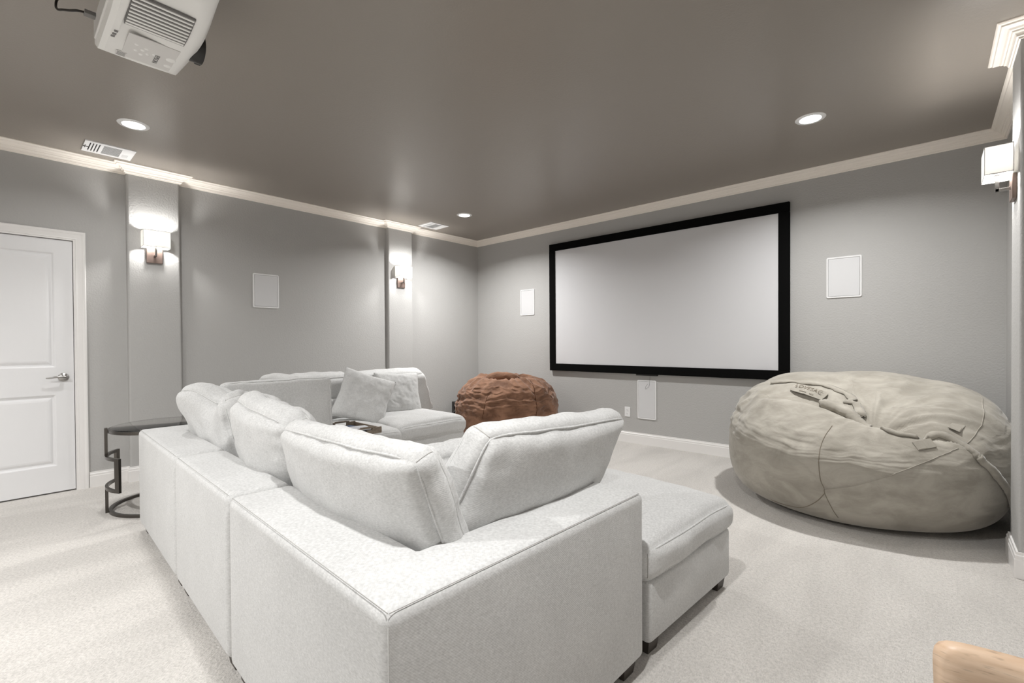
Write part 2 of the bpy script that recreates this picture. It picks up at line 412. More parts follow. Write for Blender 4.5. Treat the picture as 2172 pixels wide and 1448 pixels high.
# door casing
cas = [(0, 0), (.074, 0), (.074, .018), (.066, .022), (.058, .020), (.050, .016), (.022, .013), (.014, .014), (.010, .010), (.0, .010)]
V = []; Fc = []; K = len(cas)
corner = [(DY0-.004, 0, -1, 0), (DY0-.004, DZ-.004, -1, 1), (DY1-.004, DZ-.004, 1, 1), (DY1-.004, 0, 1, 0)]
for y, z, sy, sz in corner:
    for d, h in cas: V.append((XL+h, y+sy*d, z+sz*d))
for i in range(3):
    for k in range(K):
        j = (k+1) % K; Fc.append((i*K+k, i*K+j, (i+1)*K+j, (i+1)*K+k))
Fc += [tuple(range(K)), tuple(3*K+k for k in range(K))]
me = bpy.data.meshes.new('trim_4'); me.from_pydata(V, [], Fc); bm = bmesh.new(); bm.from_mesh(me)
struct(obj('trim_4', bm, M['trim']))
bm = bmesh.new()   # jamb
box(bm, XL-T, XL+.004, DY1-.006, DY1+.004, 0, DZ); box(bm, XL-T, XL+.004, DY0-.01, DY0-.002, 0, DZ); box(bm, XL-T, XL+.004, DY0, DY1-.006, DZ-.004, DZ+.004)
box(bm, XL-.06, XL-.045, DY0, DY1-.006, .01, DZ-.004)
struct(obj('trim_5', bm, M['trim']))
# door leaf with two recessed, raised-field panels
def door_leaf():
    XD = XL-.004
    y0, y1, z0, z1 = DY0+.002, DY1-.010, .012, DZ-.008
    bm = bmesh.new()
    ys = [y0, y0+.112, y1-.106, y1]; zs = [z0, .219, .787, 1.006, 1.921, z1]
    def quad(a, b, c, d): bm.faces.new([bm.verts.new(p) for p in (a, b, c, d)])
    for i in range(3):
        for j in range(5):
            if i == 1 and j in (1, 3): continue
            quad((XD, ys[i], zs[j]), (XD, ys[i+1], zs[j]), (XD, ys[i+1], zs[j+1]), (XD, ys[i], zs[j+1]))
    for j in (1, 3):
        a0, a1, b0, b1 = ys[1], ys[2], zs[j], zs[j+1]
        rings = [(0, 0), (.006, -.003), (.012, -.010), (.022, -.012), (.040, -.004), (.052, -.002)]
        for (d0, h0), (d1, h1) in zip(rings[:-1], rings[1:]):
            A = [(XD+h0, a0+d0, b0+d0), (XD+h0, a1-d0, b0+d0), (XD+h0, a1-d0, b1-d0), (XD+h0, a0+d0, b1-d0)]
            B = [(XD+h1, a0+d1, b0+d1), (XD+h1, a1-d1, b0+d1), (XD+h1, a1-d1, b1-d1), (XD+h1, a0+d1, b1-d1)]
            for k in range(4): quad(A[k], A[(k+1) % 4], B[(k+1) % 4], B[k])
        d, h = rings[-1]
        quad((XD+h, a0+d, b0+d), (XD+h, a1-d, b0+d), (XD+h, a1-d, b1-d), (XD+h, a0+d, b1-d))
    bmesh.ops.remove_doubles(bm, verts=bm.verts, dist=1e-5)
    box(bm, XD-.036, XD-.013, y0, y1, z0, z1)
    for (a, b, c, d) in ((y0, y0+.001, z0, z1), (y1-.001, y1, z0, z1), (y0, y1, z1-.001, z1), (y0, y1, z0, z0+.001)):
        box(bm, XD-.014, XD-.0002, a, b, c, d)
    return bm
door = struct(obj('door_1', door_leaf(), M['door']))
hx = XL-.004; hy, hz = .364, .925
lathe('rosette', [(0, 0), (.034, 0), (.034, .004), (.030, .009), (.016, .012), (.012, .016), (.012, .045), (0, .045)], M['nickel'], door, loc=(hx, hy, hz), rot=(0, PI/2, 0))
pts = catmull([(hx+.045, hy+.012, hz), (hx+.052, hy-.01, hz+.003), (hx+.054, hy-.045, hz+.006), (hx+.052, hy-.075, hz-.001), (hx+.048, hy-.104, hz-.001)], 6)
tube('lever', pts, lambda t: .0105-.0055*t, M['nickel'], door, 10)
bx('latch_plate', XL-.03, XL-.004, DY1-.0065, DY1-.0045, .895, .955, M['nickel'], door)

# ------------------------------------------------------------------ projection screen
sx0, sx1, sz0, sz1, bw = -3.7594, -.9716, .8103, 2.4719, .0917
scr = thing('projection_screen', 'large white projection screen in a wide black frame on the back wall', 'screen', ((sx0+sx1)/2, YB, sz0))
cx_, cz_ = scr.location.x, scr.location.z
L_ = lambda x, y, z: (x-cx_, y-YB, z-cz_)
for (a, b, c, d) in ((sx0, sx1, sz1-bw, sz1), (sx0, sx1, sz0, sz0+bw)):
    bx('frame_bar', a-cx_, b-cx_, -.050, -.012, c-cz_, d-cz_, M['black'], scr, .004, 1)
for (a, b) in ((sx0, sx0+bw), (sx1-bw, sx1)):
    bx('frame_bar', a-cx_, b-cx_, -.0495, -.012, sz0+bw-cz_, sz1-bw-cz_, M['black'], scr, .002, 1)
nx, nz = 120, 60; V = []; Fc = []
for j in range(nz+1):
    for i in range(nx+1):
        u, v = i/nx, j/nz; x = sx0+bw-.01+u*(sx1-sx0-2*bw+.02); z = sz0+bw-.01+v*(sz1-sz0-2*bw+.02)
        d = 0
        for uu, a in ((.05, .006), (.20, .004), (.5, .004), (.6, .004), (.82, .004), (.95, .007)):
            d += a*math.exp(-((u-uu)/.025)**2)*math.exp(-v/.05)
        V.append(L_(x, YB-.036+d, z))
for j in range(nz):
    for i in range(nx): a = j*(nx+1)+i; Fc.append((a, a+1, a+nx+2, a+nx+1))
pydata('screen_cloth', V, Fc, M['screen'], scr, True)
bx('mounting_bracket', -2.52-cx_, -2.27-cx_, -.040, 0, -.016, .002, M['darkp'], scr, .001)
tube('wire', [L_(*p) for p in catmull([(-2.36, YB-.02, .80), (-2.361, YB-.022, .74), (-2.368, YB-.024, .675), (-2.39, YB-.022, .655), (-2.412, YB-.022, .64), (-2.408, YB-.022, .67), (-2.385, YB-.022, .70)], 6)], .0012, M['darkp'], scr, 5)

# ------------------------------------------------------------------ in-wall speakers
def speaker(label, loc, rotz, w_, h_):
    t = thing('wall_speaker', label, 'speaker', loc, (0, 0, rotz), 'in-wall speakers with white frames')
    # local: x right, y out of the wall = -y, z up
    def rr(w, h, r, y):
        out = []
        for cxx, czz, a0 in ((w/2-r, h/2-r, 0), (-w/2+r, h/2-r, 90), (-w/2+r, -h/2+r, 180), (w/2-r, -h/2+r, 270)):
            for k in range(6):
                a = math.radians(a0+90*k/5); out.append((cxx+r*math.cos(a), y, czz+r*math.sin(a)))
        return out
    rings = [rr(w_, h_, .014, 0), rr(w_, h_, .014, -.006), rr(w_-.006, h_-.006, .012, -.010), rr(w_-.026, h_-.026, .006, -.009), rr(w_-.028, h_-.028, .006, -.003)]
    V = [p for r in rings for p in r]; n = len(rings[0]); Fc = []
    for i in range(len(rings)-1):
        for k in range(n): Fc.append((i*n+k, i*n+(k+1) % n, (i+1)*n+(k+1) % n, (i+1)*n+k))
    pydata('frame', V, Fc, M['plastic'], t)
    bx('grille', -w_/2+.0155, w_/2-.0155, -.0075, -.001, -h_/2+.0155, h_/2-.0155, M['grille'], t, .002)
    return t
speaker('white in-wall speaker on the left wall between the two pilasters', (XL, 1.910, 1.737), PI/2, .258, .355)
speaker('white in-wall speaker left of the projection screen near the room corner', (-4.178, YB, 1.740), 0, .254, .360)
speaker('white in-wall speaker right of the projection screen above the large beige beanbag', (-.565, YB, 1.736), 0, .256, .360)
speaker('tall white in-wall speaker below the projection screen with a wire hanging over it', (-2.407, YB, .518), 0, .226, .448)

# ------------------------------------------------------------------ wall outlets
def outlet(label, loc, rotz):
    t = thing('wall_outlet', label, 'outlet', loc, (0, 0, rotz))
    bx('cover_plate', -.036, .036, -.006, 0, -.0585, .0585, M['plastic'], t, .003)
    for z in (-.021, .021):
        r = lathe('receptacle', [(0, 0), (.0165, 0), (.0165, .002), (0, .002)], M['plastic'], t, 20, loc=(0, -.006, z), rot=(PI/2, 0, 0))
        for x in (-.006, .006): bx('slot', x-.001, x+.001, -.0085, -.0081, z-.001, z+.006, M['darkslot'], t)
    bx('slot', -.002, .002, -.0085, -.0081, -.031, -.028, M['darkslot'], t); bx('slot', -.002, .002, -.0085, -.0081, .011, .014, M['darkslot'], t)
    return t
outlet('white double outlet on the back wall left of the tall low speaker', (-2.650, YB, .358), 0)
outlet('white double outlet on the left wall above the black loudspeaker', (XL, 4.638, .366), PI/2)
t = thing('power_plug', 'dark plug with cord in the left wall outlet by the brown beanbag', 'plug', (XL+.009, 4.64, .345))
bx('plug_body', 0, .028, -.014, .014, -.013, .013, M['darkp'], t, .004)
tube('cord', catmull([(.026, 0, 0), (.05, .0, -.01), (.055, .02, -.07), (.04, .02, -.2), (.06, -.03, -.335), (.16, -.1, -.338)], 6), .004, M['cable'], t, 6)

# ------------------------------------------------------------------ recessed lights and two added fill lights
labs = ['round recessed ceiling light beside the long ceiling vent near the door', 'round recessed ceiling light in the far corner above the brown beanbag',
        'round recessed ceiling light on the right above the beige beanbag',
        'round recessed ceiling light above the foreground sofa corner, out of the picture', 'round fill light added to the ceiling behind the camera, mid room', 'round fill light added to the ceiling behind the camera, door side']
for k, (x, y) in enumerate(CANS):
    t = thing('recessed_light', labs[k], 'ceiling light', (x, y, ZC), group='recessed ceiling lights')
    lathe('trim_ring', [(.062, -.001), (.066, -.006), (.088, -.004), (.092, 0), (.062, 0)], M['plastic'], t, 48)
    lathe('lens', [(0, -.003), (.066, -.003), (.066, 0), (0, 0)], M['lens'], t, 48)

# ------------------------------------------------------------------ ceiling vents
def vent(label, x0, x1, y0, y1, kind):
    t = thing('ceiling_vent', label, 'vent', ((x0+x1)/2, (y0+y1)/2, ZC)); a, b = (x1-x0)/2, (y1-y0)/2
    bm = bmesh.new()
    if kind == 1:   # long register: end slots, middle opening
        my0, my1 = -b+.112, -b+.222; mx = a-.035
        box(bm, -a, -mx, -b, b, -.008, 0); box(bm, mx, a, -b, b, -.008, 0)
        box(bm, -mx, mx, -b, -b+.03, -.008, 0); box(bm, -mx, mx, -b+.092, my0, -.008, 0); box(bm, -mx, mx, my1, b, -.008, 0)
        for k in range(3): box(bm, -mx, mx, -b+.038+k*.018, -b+.048+k*.018, -.008, 0)
        obj('face_plate', bm, M['plastic'], t)
        bx('backing', -a+.01, a-.01, -b+.01, b-.01, -.0015, 0, M['darkslot'], t)
        for k in range(12):
            x = -mx+(k+.5)*2*mx/12; bx('louver', x-.0025, x+.0025, my0, my1, -.0055, -.0035, M['plastic'], t, rot=None)
        for k in range(6): bx('louver', -mx+.02+k*.012, -mx+.024+k*.012, my1+.012, my1+.05, -.0095, -.008, M['plastic'], t)
        bx('lever_tab', -.03, .03, -b+.008, -b+.013, -.012, -.008, M['grey'], t); bx('lever_tab', -.004, .004, -b-.002, -b+.03, -.013, -.008, M['grey'], t)
    else:
        mx = a-.03
        box(bm, -a, -mx, -b, b, -.008, 0); box(bm, mx, a, -b, b, -.008, 0); box(bm, -mx, mx, -b, -b+.04, -.008, 0); box(bm, -mx, mx, -b+.075, -b+.095, -.008, 0)
        box(bm, -mx, mx, b-.08, b, -.008, 0); box(bm, -mx, mx, -b+.055, -b+.060, -.008, 0)
        obj('face_plate', bm, M['plastic'], t)
        bx('backing', -a+.01, a-.01, -b+.01, b-.01, -.0015, 0, M['darkslot'], t)
        for k in range(12):
            x = -mx+(k+.5)*2*mx/12; bx('louver', x-.0025, x+.002, -b+.095, b-.08, -.0055, -.0035, M['plastic'], t)
vent('long white ceiling vent with slots near the first pilaster', -4.968, -4.700, .470, .772, 1)
vent('small white ceiling vent beside the far pilaster in the room corner', -4.985, -4.720, 3.735, 4.030, 2)

# ------------------------------------------------------------------ wall sconces
def sconce(label, loc, rotz, tilt=0, pm='bronze'):
    """local: out of the wall = +x"""
    t = thing('wall_sconce', label, 'wall lamp', loc, (0, 0, rotz), 'square shade wall sconces')
    bx('wall_plate', 0, .018, -.058, .058, -.19, -.062, M[pm], t, .003)
    bx('finial', .018, .026, -.006, .006, -.128, -.116, M[pm], t, .002)
    # arm: out, up
    bx('arm', .016, .074, -.007, .007, -.134, -.120, M['nickel'], t, .001)
    bx('arm', .060, .076, -.007, .007, -.134, -.050, M['nickel'], t, .001)
    lathe('socket', [(0, -.05), (.014, -.05), (.016, -.03), (.012, 0), (0, 0)], M['plastic'], t, 20, loc=(.068, 0, 0))
    bm = bmesh.new(); bmesh.ops.create_uvsphere(bm, u_segments=16, v_segments=10, radius=.024)
    for v in bm.verts: v.co.z *= 1.4
    obj('bulb', bm, M['bulb'], t, True, loc=(.068, 0, .005))
    W, Dp, H0, H1 = .097, .052, -.062, .085
    s = []
    bm = bmesh.new(); th = .0015
    x0, x1 = .016, .016+2*Dp
    box(bm, x0, x0+th, -W, W, H0, H1); box(bm, x1-th, x1, -W, W, H0, H1)
    box(bm, x0+th, x1-th, -W, -W+th, H0, H1); box(bm, x0+th, x1-th, W-th, W, H0, H1)
    sh = obj('lamp_shade', bm, M['shade'], t)
    bm = bmesh.new()
    for z in (H0, H1-.004):
        box(bm, x0-.0008, x1+.0008, -W-.0008, -W+.0004, z, z+.004); box(bm, x0-.0008, x1+.0008, W-.0004, W+.0008, z, z+.004)
        box(bm, x0-.0008, x0+.0004, -W, W, z, z+.004); box(bm, x1-.0004, x1+.0008, -W, W, z, z+.004)
    for yy in (-W, W):
        for xx in (x0, x1): box(bm, xx-.001, xx+.001, yy-.001, yy+.001, H0, H1)
    obj('shade_edging', bm, M['seam'], t)
    bm = bmesh.new()
    box(bm, x0, x1, -.0015, .0015, H1-.010, H1-.007); box(bm, .0665, .0695, -W, W, H1-.010, H1-.007); box(bm, .067, .069, -.001, .001, .04, H1-.007)
    obj('shade_wire', bm, M['nickel'], t)
    return t
sconce('lit wall sconce with rectangular white shade on the pilaster nearest the door', (XL+PD, .955, 2.092), 0)
sconce('lit wall sconce with white shade on the far pilaster near the room corner', (XL+PD, 3.545, 2.092), 0)
sconce('lit wall sconce with white shade on the right wall pilaster at the picture edge', (XR-PR, 3.545, 2.092), PI)

# ------------------------------------------------------------------ upholstery
def soft_grid(W, D, H, r, puff=(0, 0, 0), cuts=26, wr=.004, seed=0, warp=None, pinch=0):
    """closed rounded box of half sizes, puffed faces, edge wrinkles. returns (bmesh, deform function)"""
    hx_, hy_, hz_ = W/2, D/2, H/2
    hh = Vector((hx_, hy_, hz_))
    def df(p):
        P = Vector((p[0]*hx_, p[1]*hy_, p[2]*hz_))
        inner = Vector([max(-h+r, min(h-r, c)) for c, h in zip(P, hh)])
        d = P-inner
        if d.length > 1e-9: P = inner+d.normalized()*r
        u, v, q = [max(-1, min(1, c)) for c in p]
        fu, fv, fq = (1-u*u), (1-v*v), (1-q*q)
        def s(c): return math.copysign(min(1, abs(c))**4, c)
        P.x += s(u)*puff[0]*(fv*fq)**.6
        P.y += s(v)*puff[1]*(fu*fq)**.5
        P.z += s(q)*puff[2]*(fu*fv)**.5
        if pinch:
            P.x *= 1-pinch*(abs(v)**3)*(1-fq*0.6)*.5*0; 
        # wrinkles
        e = max(abs(u)**6*(abs(v)**2+abs(q)**2)*.5, abs(v)**6*(abs(u)**4+abs(q)**4)*.5, abs(q)**6*(abs(u)**4+abs(v)**2)*.5)
        nz_ = mn.noise(Vector((P.x*9+seed*7.1, P.y*9, P.z*9)))*wr*1.2 + mn.noise(Vector((P.x*28+seed*3.3, P.y*12, P.z*28)))*wr*1.0*e
        if P.length > 0: P += (P-inner*.6).normalized()*nz_
        if warp: P = warp(P, (u, v, q))
        return P
    bm = bmesh.new(); bmesh.ops.create_cube(bm, size=2)
    bmesh.ops.subdivide_edges(bm, edges=bm.edges, cuts=cuts, use_grid_fill=True)
    for v in bm.verts:
        c = v.co
        # bias the grid towards the edges
        q = [math.copysign(1-(1-abs(a))**1.25, a) for a in c]
        v.co = df(q)
    return bm, df

def cushion(name, label, cat, loc, rot, W, D, H, r=.05, puff=(.015, .05, .015), warp=None, seed=0, parent=None, group=None, material=None, wr=.006, axis='y', cuts=30, cross=True, pipe=True):
    """boxed cushion with piping round both faces; the two big faces look along 'axis'"""
    bm, df = soft_grid(W, D, H, r, puff, cuts, wr, seed, warp)
    o = obj(name, bm, material or M['fabric2'], parent, True, loc, rot)
    if label: tag(o, label, cat, group)
    loops = []
    for s in (-1, 1):
        pts = []
        N = 22
        for side in range(4):
            for k in range(N):
                t = -1+2*k/N
                a, b = ((t, -1), (1, t), (-t, 1), (-1, -t))[side]
                p = (a, s, b) if axis == 'y' else (a, b, s)
                if axis == 'y': q = (a, s*.93, b)
                else: q = (a, b, s*.93)
                pts.append(df(q))
        # smooth
        P = pts
        for _ in range(2): P = [(P[i-1]+P[i]*2+P[(i+1) % len(P)])/4 for i in range(len(P))]
        loops.append(P)
    if pipe: tubes('piping', loops, .0042, M['fabric2'], o, 6, True)
    if cross:   # short stitched joins across the boxing at the corners
        js = []
        for a in (-1, 1):
            for b in (-1, 1):
                js.append([df((a, t*.9, b) if axis == 'y' else (a, b, t*.9)) for t in np.linspace(-1, 1, 12)])
        tubes('seam', js, .0018, M['seam'], o, 5)
    return o

def rounded_prism(pts, z0, z1, r, seg=4):
    bm = bmesh.new()
    lo = [bm.verts.new((x, y, z0)) for x, y in pts]; n = len(pts)
    f = bm.faces.new(lo)
    e = bmesh.ops.extrude_face_region(bm, geom=[f])
    vs = [g for g in e['geom'] if isinstance(g, bmesh.types.BMVert)]
    bmesh.ops.translate(bm, verts=vs, vec=(0, 0, z1-z0))
    bmesh.ops.recalc_face_normals(bm, faces=bm.faces)
    bmesh.ops.bevel(bm, geom=list(bm.edges), offset=r, segments=seg, profile=.5, affect='EDGES')
    return bm
def seat_cushion(parent, x0, x1, y0, y1, z0, z1, seed, crown=.035, flop=0, cuts=30):
    W, D, H = x1-x0, y1-y0, z1-z0
    def wp(P, uvq):
        u, v, q = uvq
        P = P.copy()
        if q < 0: P.z = P.z*1
        P.z -= flop*(abs(u)**4+abs(v)**4)*.5
        P.z += .006*mn.noise(Vector((P.x*4+seed, P.y*4, 0)))
        return P
    return cushion('seat_cushion', None, None, ((x0+x1)/2, (y0+y1)/2, (z0+z1)/2), (0, 0, 0), W, D, H, .055, (.012, .012, crown), wp, seed, parent, None, M['fabric'], .006, 'z', cuts)
def feet(parent, pts, s=.05, h=.055):
    for x, y in pts:
        bm = bmesh.new(); r = bmesh.ops.create_cube(bm, size=1)
        for v in r['verts']:
            k = 1 if v.co.z > 0 else .8
            v.co = (x+v.co.x*s*1.6*k, y+v.co.y*s*1.6*k, h/2+v.co.z*h)
        obj('foot', bm, M['foot'], parent)
ZT, ZB, BT = .645, .050, .215       # top of back rail, hem, rail thickness
G1 = 'pale grey modular sofa sections'

# --- near row; frame of reference rotated slightly
ROT = -math.radians(1.8)
SL = Matrix.Rotation(ROT, 4, 'Z')
ORG = Vector((-.790, .507, 0))
def N(x, y, z=0): return ORG + SL @ Vector((x, y, z))
# corner section, right: local x from -1.04 to 0, y 0 .. 1.005
t = thing('sofa_section', 'pale grey corner sofa section in the foreground with low back and arm', 'sofa', N(0, 0), (0, 0, ROT), G1)
DW = 1.045; AL = 1.045
pts = [(-DW+.003, 0), (0, 0), (0, AL), (-BT, AL), (-BT, BT+.01), (-DW+.003, BT+.01)]
o = obj('back_rail', rounded_prism(pts, ZB, ZT, .030, 5), M['fabric'], t); auto(o, 60)
o = bx('base', -DW+.01, -BT+.01, BT, AL-.005, ZB, .29, M['fabric'], t, .02, 3, True)
seat_cushion(t, -DW+.005, -BT-.005, BT+.02, AL, .29, .455, 3)
e = .010; zs = ZT-.0035; SR = .0010
tubes('seam', [[(-DW+.022, e, zs), (-e*1.2, e, zs)], [(-e, e*1.2, zs), (-e, AL-.025, zs)], [(-.0088, .0088, ZT-.03), (-.0088, .0088, ZB+.03)], 
     [(-.0088, AL-.0088, ZT-.03), (-.0088, AL-.0088, ZB+.03)]], SR, M['seam'], t, 5)
feet(t, [(-.06, .06), (-.06, AL-.07), (-DW+.07, .06), (-DW+.07, AL-.07)])
# armless section
X1 = -DW-.003; W2 = .848
t = thing('sofa_section', 'pale grey armless sofa section between the two corner sections of the near row', 'sofa', N(X1, .0), (0, 0, ROT), G1)
o = obj('back_rail', rounded_prism([(-W2, 0), (-.003, 0), (-.003, BT+.01), (-W2, BT+.01)], ZB, ZT, .030, 5), M['fabric'], t); auto(o, 60)
bx('base', -W2+.003, -.006, BT, AL-.005, ZB, .29, M['fabric'], t, .02, 3, True)
seat_cushion(t, -W2+.004, -.004, BT+.02, AL, .29, .455, 5)
tubes('seam', [[(-W2+.022, e, zs), (-.022, e, zs)]], SR, M['seam'], t, 5)
feet(t, [(-.06, .06), (-.06, AL-.07), (-W2+.07, .06), (-W2+.07, AL-.07)])
# left corner section
X2 = X1-W2-.003; W3 = 1.045
t = thing('sofa_section', 'pale grey corner sofa section at the left end, beside the round glass table', 'sofa', N(X2, .0), (0, 0, ROT), G1)
pts = [(-W3, 0), (-.003, 0), (-.003, BT+.01), (-W3+BT, BT+.01), (-W3+BT, .95), (-W3, .95)]
o = obj('back_rail', rounded_prism(pts, ZB, ZT, .030, 5), M['fabric'], t); auto(o, 60)
bx('base', -W3+BT-.01, -.006, BT, .945, ZB, .29, M['fabric'], t, .02, 3, True)
seat_cushion(t, -W3+BT+.005, -.004, BT+.02, .95, .29, .455, 6)
tubes('seam', [[(-W3+.022, e, zs), (-.022, e, zs)]], SR, M['seam'], t, 5)
feet(t, [(-.06, .06), (-.06, .88), (-W3+.07, .06), (-W3+.07, .88)])
# ottoman
t = thing('ottoman', 'pale grey square ottoman with a piped cushion in front of the foreground corner section', 'ottoman', (-.768, 1.603, 0), (0, 0, -math.radians(4)))
bx('base', -1.0, 0, .008, .765, ZB, .285, M['fabric'], t, .022, 3, True)
seat_cushion(t, -1.02, .010, -.012, .792, .282, .425, 9, .045, .01, 36)
tubes('seam', [[(-.0065, .0185, .26), (-.0065, .0185, ZB+.025)]], SR, M['seam'], t, 5)
feet(t, [(-.055, .065), (-.055, .70), (-.94, .065), (-.94, .70)])

# --- far row along the left wall, facing right
t = thing('sofa_section', 'pale grey armless sofa section of the far row, nearest the brown beanbag', 'sofa', (-4.50, 2.345, 0), (0, 0, 0), G1)
o = obj('back_rail', rounded_prism([(0, 0), (BT, 0), (BT, .825), (0, .825)], ZB, ZT, .030, 5), M['fabric'], t); auto(o, 60)
bx('base', BT-.01, 1.015, .005, .815, ZB, .30, M['fabric'], t, .02, 3, True)
seat_cushion(t, BT, 1.05, .0, .825, .30, .45, 11, .05, .01)
feet(t, [(.07, .06), (.07, .76), (.95, .06), (.95, .76)])
t = thing('sofa_section', 'pale grey corner sofa section of the far row holding the wooden tray', 'sofa', (-4.50, 1.555, 0), (0, 0, 0), G1)
o = obj('back_rail', rounded_prism([(0, 0), (.74, 0), (.74, .15), (BT, .15), (BT, .785), (0, .785)], ZB, ZT, .030, 5), M['fabric'], t); auto(o, 60)
bx('base', BT-.01, 1.135, .14, .78, ZB, .30, M['fabric'], t, .02, 3, True)
seat_cushion(t, BT, 1.15, .155, .785, .30, .45, 12, .03, .005)
feet(t, [(.07, .06), (.07, .72), (1.07, .20), (1.07, .72)])

# --- loose back cushions
G2 = 'loose back cushions of the modular sofa'
def bank(k):                      # sag: upper corners drop, cushion slumps a little
    def f(P, uvq):
        u, v, q = uvq; P = P.copy(); P = k(P, u, v, q); return P
    return f
def cC(P, u, v, q):
    P.z -= .03*max(0, -u)**2*max(0, q); P.z += .012*math.exp(-((u-.8)/.25)**2)*max(0, q)
    P.x += .03*max(0, -u)*max(0, q)
    P.y += .018*(u*u)-.01
    return P
cushion('back_cushion', 'large back cushion standing in the near corner, its back to the camera', 'cushion', N(-.665, .305, .668), (math.radians(20), 0, ROT), .97, .098, .475,
        .045, (.012, .060, .010), bank(cC), 21, group=G2, wr=.010, cuts=40)
def cD(P, u, v, q):
    P.x += .11*max(0, u)*(q+.5)*.6 + .03*q
    P.z -= .022*u*max(0, q); P.x += .05*max(0, -u)*q
    P.y += .015*u*u
    return P
cushion('back_cushion', 'large back cushion leaning over the foreground arm beside the ottoman', 'cushion', (-1.058, 1.262, .668), (math.radians(19), 0, PI/2+ROT), .77, .115, .50,
        .045, (.012, .058, .012), bank(cD), 22, group=G2, wr=.010, cuts=40)
def cB(P, u, v, q):
    P.z -= .04*max(0, u)**2*max(0, q); P.z += .02*math.exp(-((u+.4)/.4)**2)*max(0, q); P.x += .10*max(0, -u)*max(0, q)
    P.y += .03*u*u; return P
cushion('back_cushion', 'back cushion on the middle near section, second from the left along the back', 'cushion', N(-1.49, .325, .658), (math.radians(17), 0, ROT-.04), .76, .13, .53,
        .05, (.012, .065, .015), bank(cB), 23, group=G2, wr=.012, cuts=40)
def cA(P, u, v, q):
    h = max(0, q+.2)/1.2
    P.z += (.035*math.exp(-((u+.42)/.33)**2) - .075*math.exp(-((u-.35)/.35)**2) - .02*max(0, u)**4)*h
    P.y += (.06*math.sin(u*2.6)*h); P.x += .09*max(0, -u)*h - .05*max(0, u)*h; return P
cushion('back_cushion', 'slumped back cushion on the left end section, nearest the round glass table', 'cushion', N(-2.365, .335, .672), (math.radians(16), 0, ROT-.03), .80, .13, .52,
        .05, (.012, .065, .015), bank(cA), 24, group=G2, wr=.015, cuts=40)
cushion('back_cushion', 'upright square-cornered cushion on the left side arm, its flat face to the camera', 'cushion', (-3.47, 1.365, .688), (math.radians(-3), 0, PI/2), .73, .12, .475,
        .03, (.006, .025, .004), None, 25, group=G2, wr=.008, cuts=40)
cushion('back_cushion', 'back cushion lying low behind the gap between the two foreground cushions', 'cushion', (-1.50, 1.38, .575), (math.radians(22), 0, PI/2-.1), .80, .13, .40,
        .05, (.012, .05, .015), None, 26, group=G2, wr=.008, cuts=28, cross=False, pipe=False)
def cF(P, u, v, q):
    P.z -= .02*max(0, -u)**2*max(0, q); P.x -= .13*max(0, u)*(q+.15); return P
cushion('back_cushion', 'long back cushion at the right end of the far row, behind the two pillows', 'cushion', (-4.40, 2.865, .645), (math.radians(20), 0, PI/2), 1.08, .20, .50,
        .06, (.01, .045, .015), bank(cF), 27, group=G2, wr=.008, cuts=28)
cushion('back_cushion', 'back cushion in the middle of the far row, half hidden by the upright cushion', 'cushion', (-4.47, 2.10, .64), (math.radians(14), 0, PI/2), .62, .20, .49,
        .06, (.01, .04, .015), None, 28, group=G2, wr=.010, cuts=26)
cushion('back_cushion', 'back cushion at the left end of the far row, only its top hump showing', 'cushion', (-4.30, 1.72, .66), (math.radians(8), 0, .15), .46, .19, .48,
        .06, (.01, .04, .015), None, 29, group=G2, wr=.010, cuts=26)

# --- throw pillows
def pillow(label, loc, rot, S_=.46, T_=.15, seed=0, fold=0):
    n = 40; V = []; Fc = []
    for s in (1, -1):
        for j in range(n+1):
            for i in range(n+1):
                u, v = -1+2*i/n, -1+2*j/n
                pin = 1-.085*(1-abs(u*v))*max(abs(u), abs(v))**2
                th = T_/2*(max(0, (1-u**4)*(1-v**4)))**.45
                x, z = u*S_/2*pin, v*S_/2*pin
                wr_ = .006*mn.noise(Vector((u*3+seed, v*3, s)))+.004*mn.noise(Vector((u*9+seed, v*9, s)))
                wr_ += -.012*math.exp(-((u-.1*s)/.10)**2)*max(0, -v-.25)*fold
                y = s*(th + (wr_ if th > .004 else 0)) + .02*math.sin(v*1.5+seed)*.5
                V.append((x, y, z))
    m_ = (n+1)**2
    for sI in range(2):
        for j in range(n):
            for i in range(n):
                a = sI*m_+j*(n+1)+i; q = (a, a+1, a+n+2, a+n+1); Fc.append(q if sI == 0 else q[::-1])
    me = bpy.data.meshes.new('throw_pillow'); me.from_pydata(V, [], Fc); bm = bmesh.new(); bm.from_mesh(me)
    bmesh.ops.remove_doubles(bm, verts=bm.verts, dist=.0008)
    o = obj('throw_pillow', bm, M['fabric2'], None, True, loc, rot); tag(o, label, 'pillow')
    ed = []
    for side in range(4):
        for k in range(24):
            t_ = -1+2*k/24; u, v = ((t_, -1), (1, t_), (-t_, 1), (-1, -t_))[side]
            pin = 1-.085*(1-abs(u*v)); ed.append((u*S_/2*pin, .01*math.sin(v*1.5+seed), v*S_/2*pin))
    tubes('seam', [ed], .003, M['fabric2'], o, 6, True)
    return o
pillow('square throw pillow leaning in front, resting on the far row between two seats', (-3.98, 2.335, .668), (math.radians(-24), math.radians(19), math.radians(60)), .49, .16, 1.0, 1.3)
pillow('square throw pillow behind the other one, on the end seat of the far row', (-4.10, 2.80, .655), (math.radians(-25), math.radians(2), math.radians(74)), .47, .16, 2.3, 1.0)

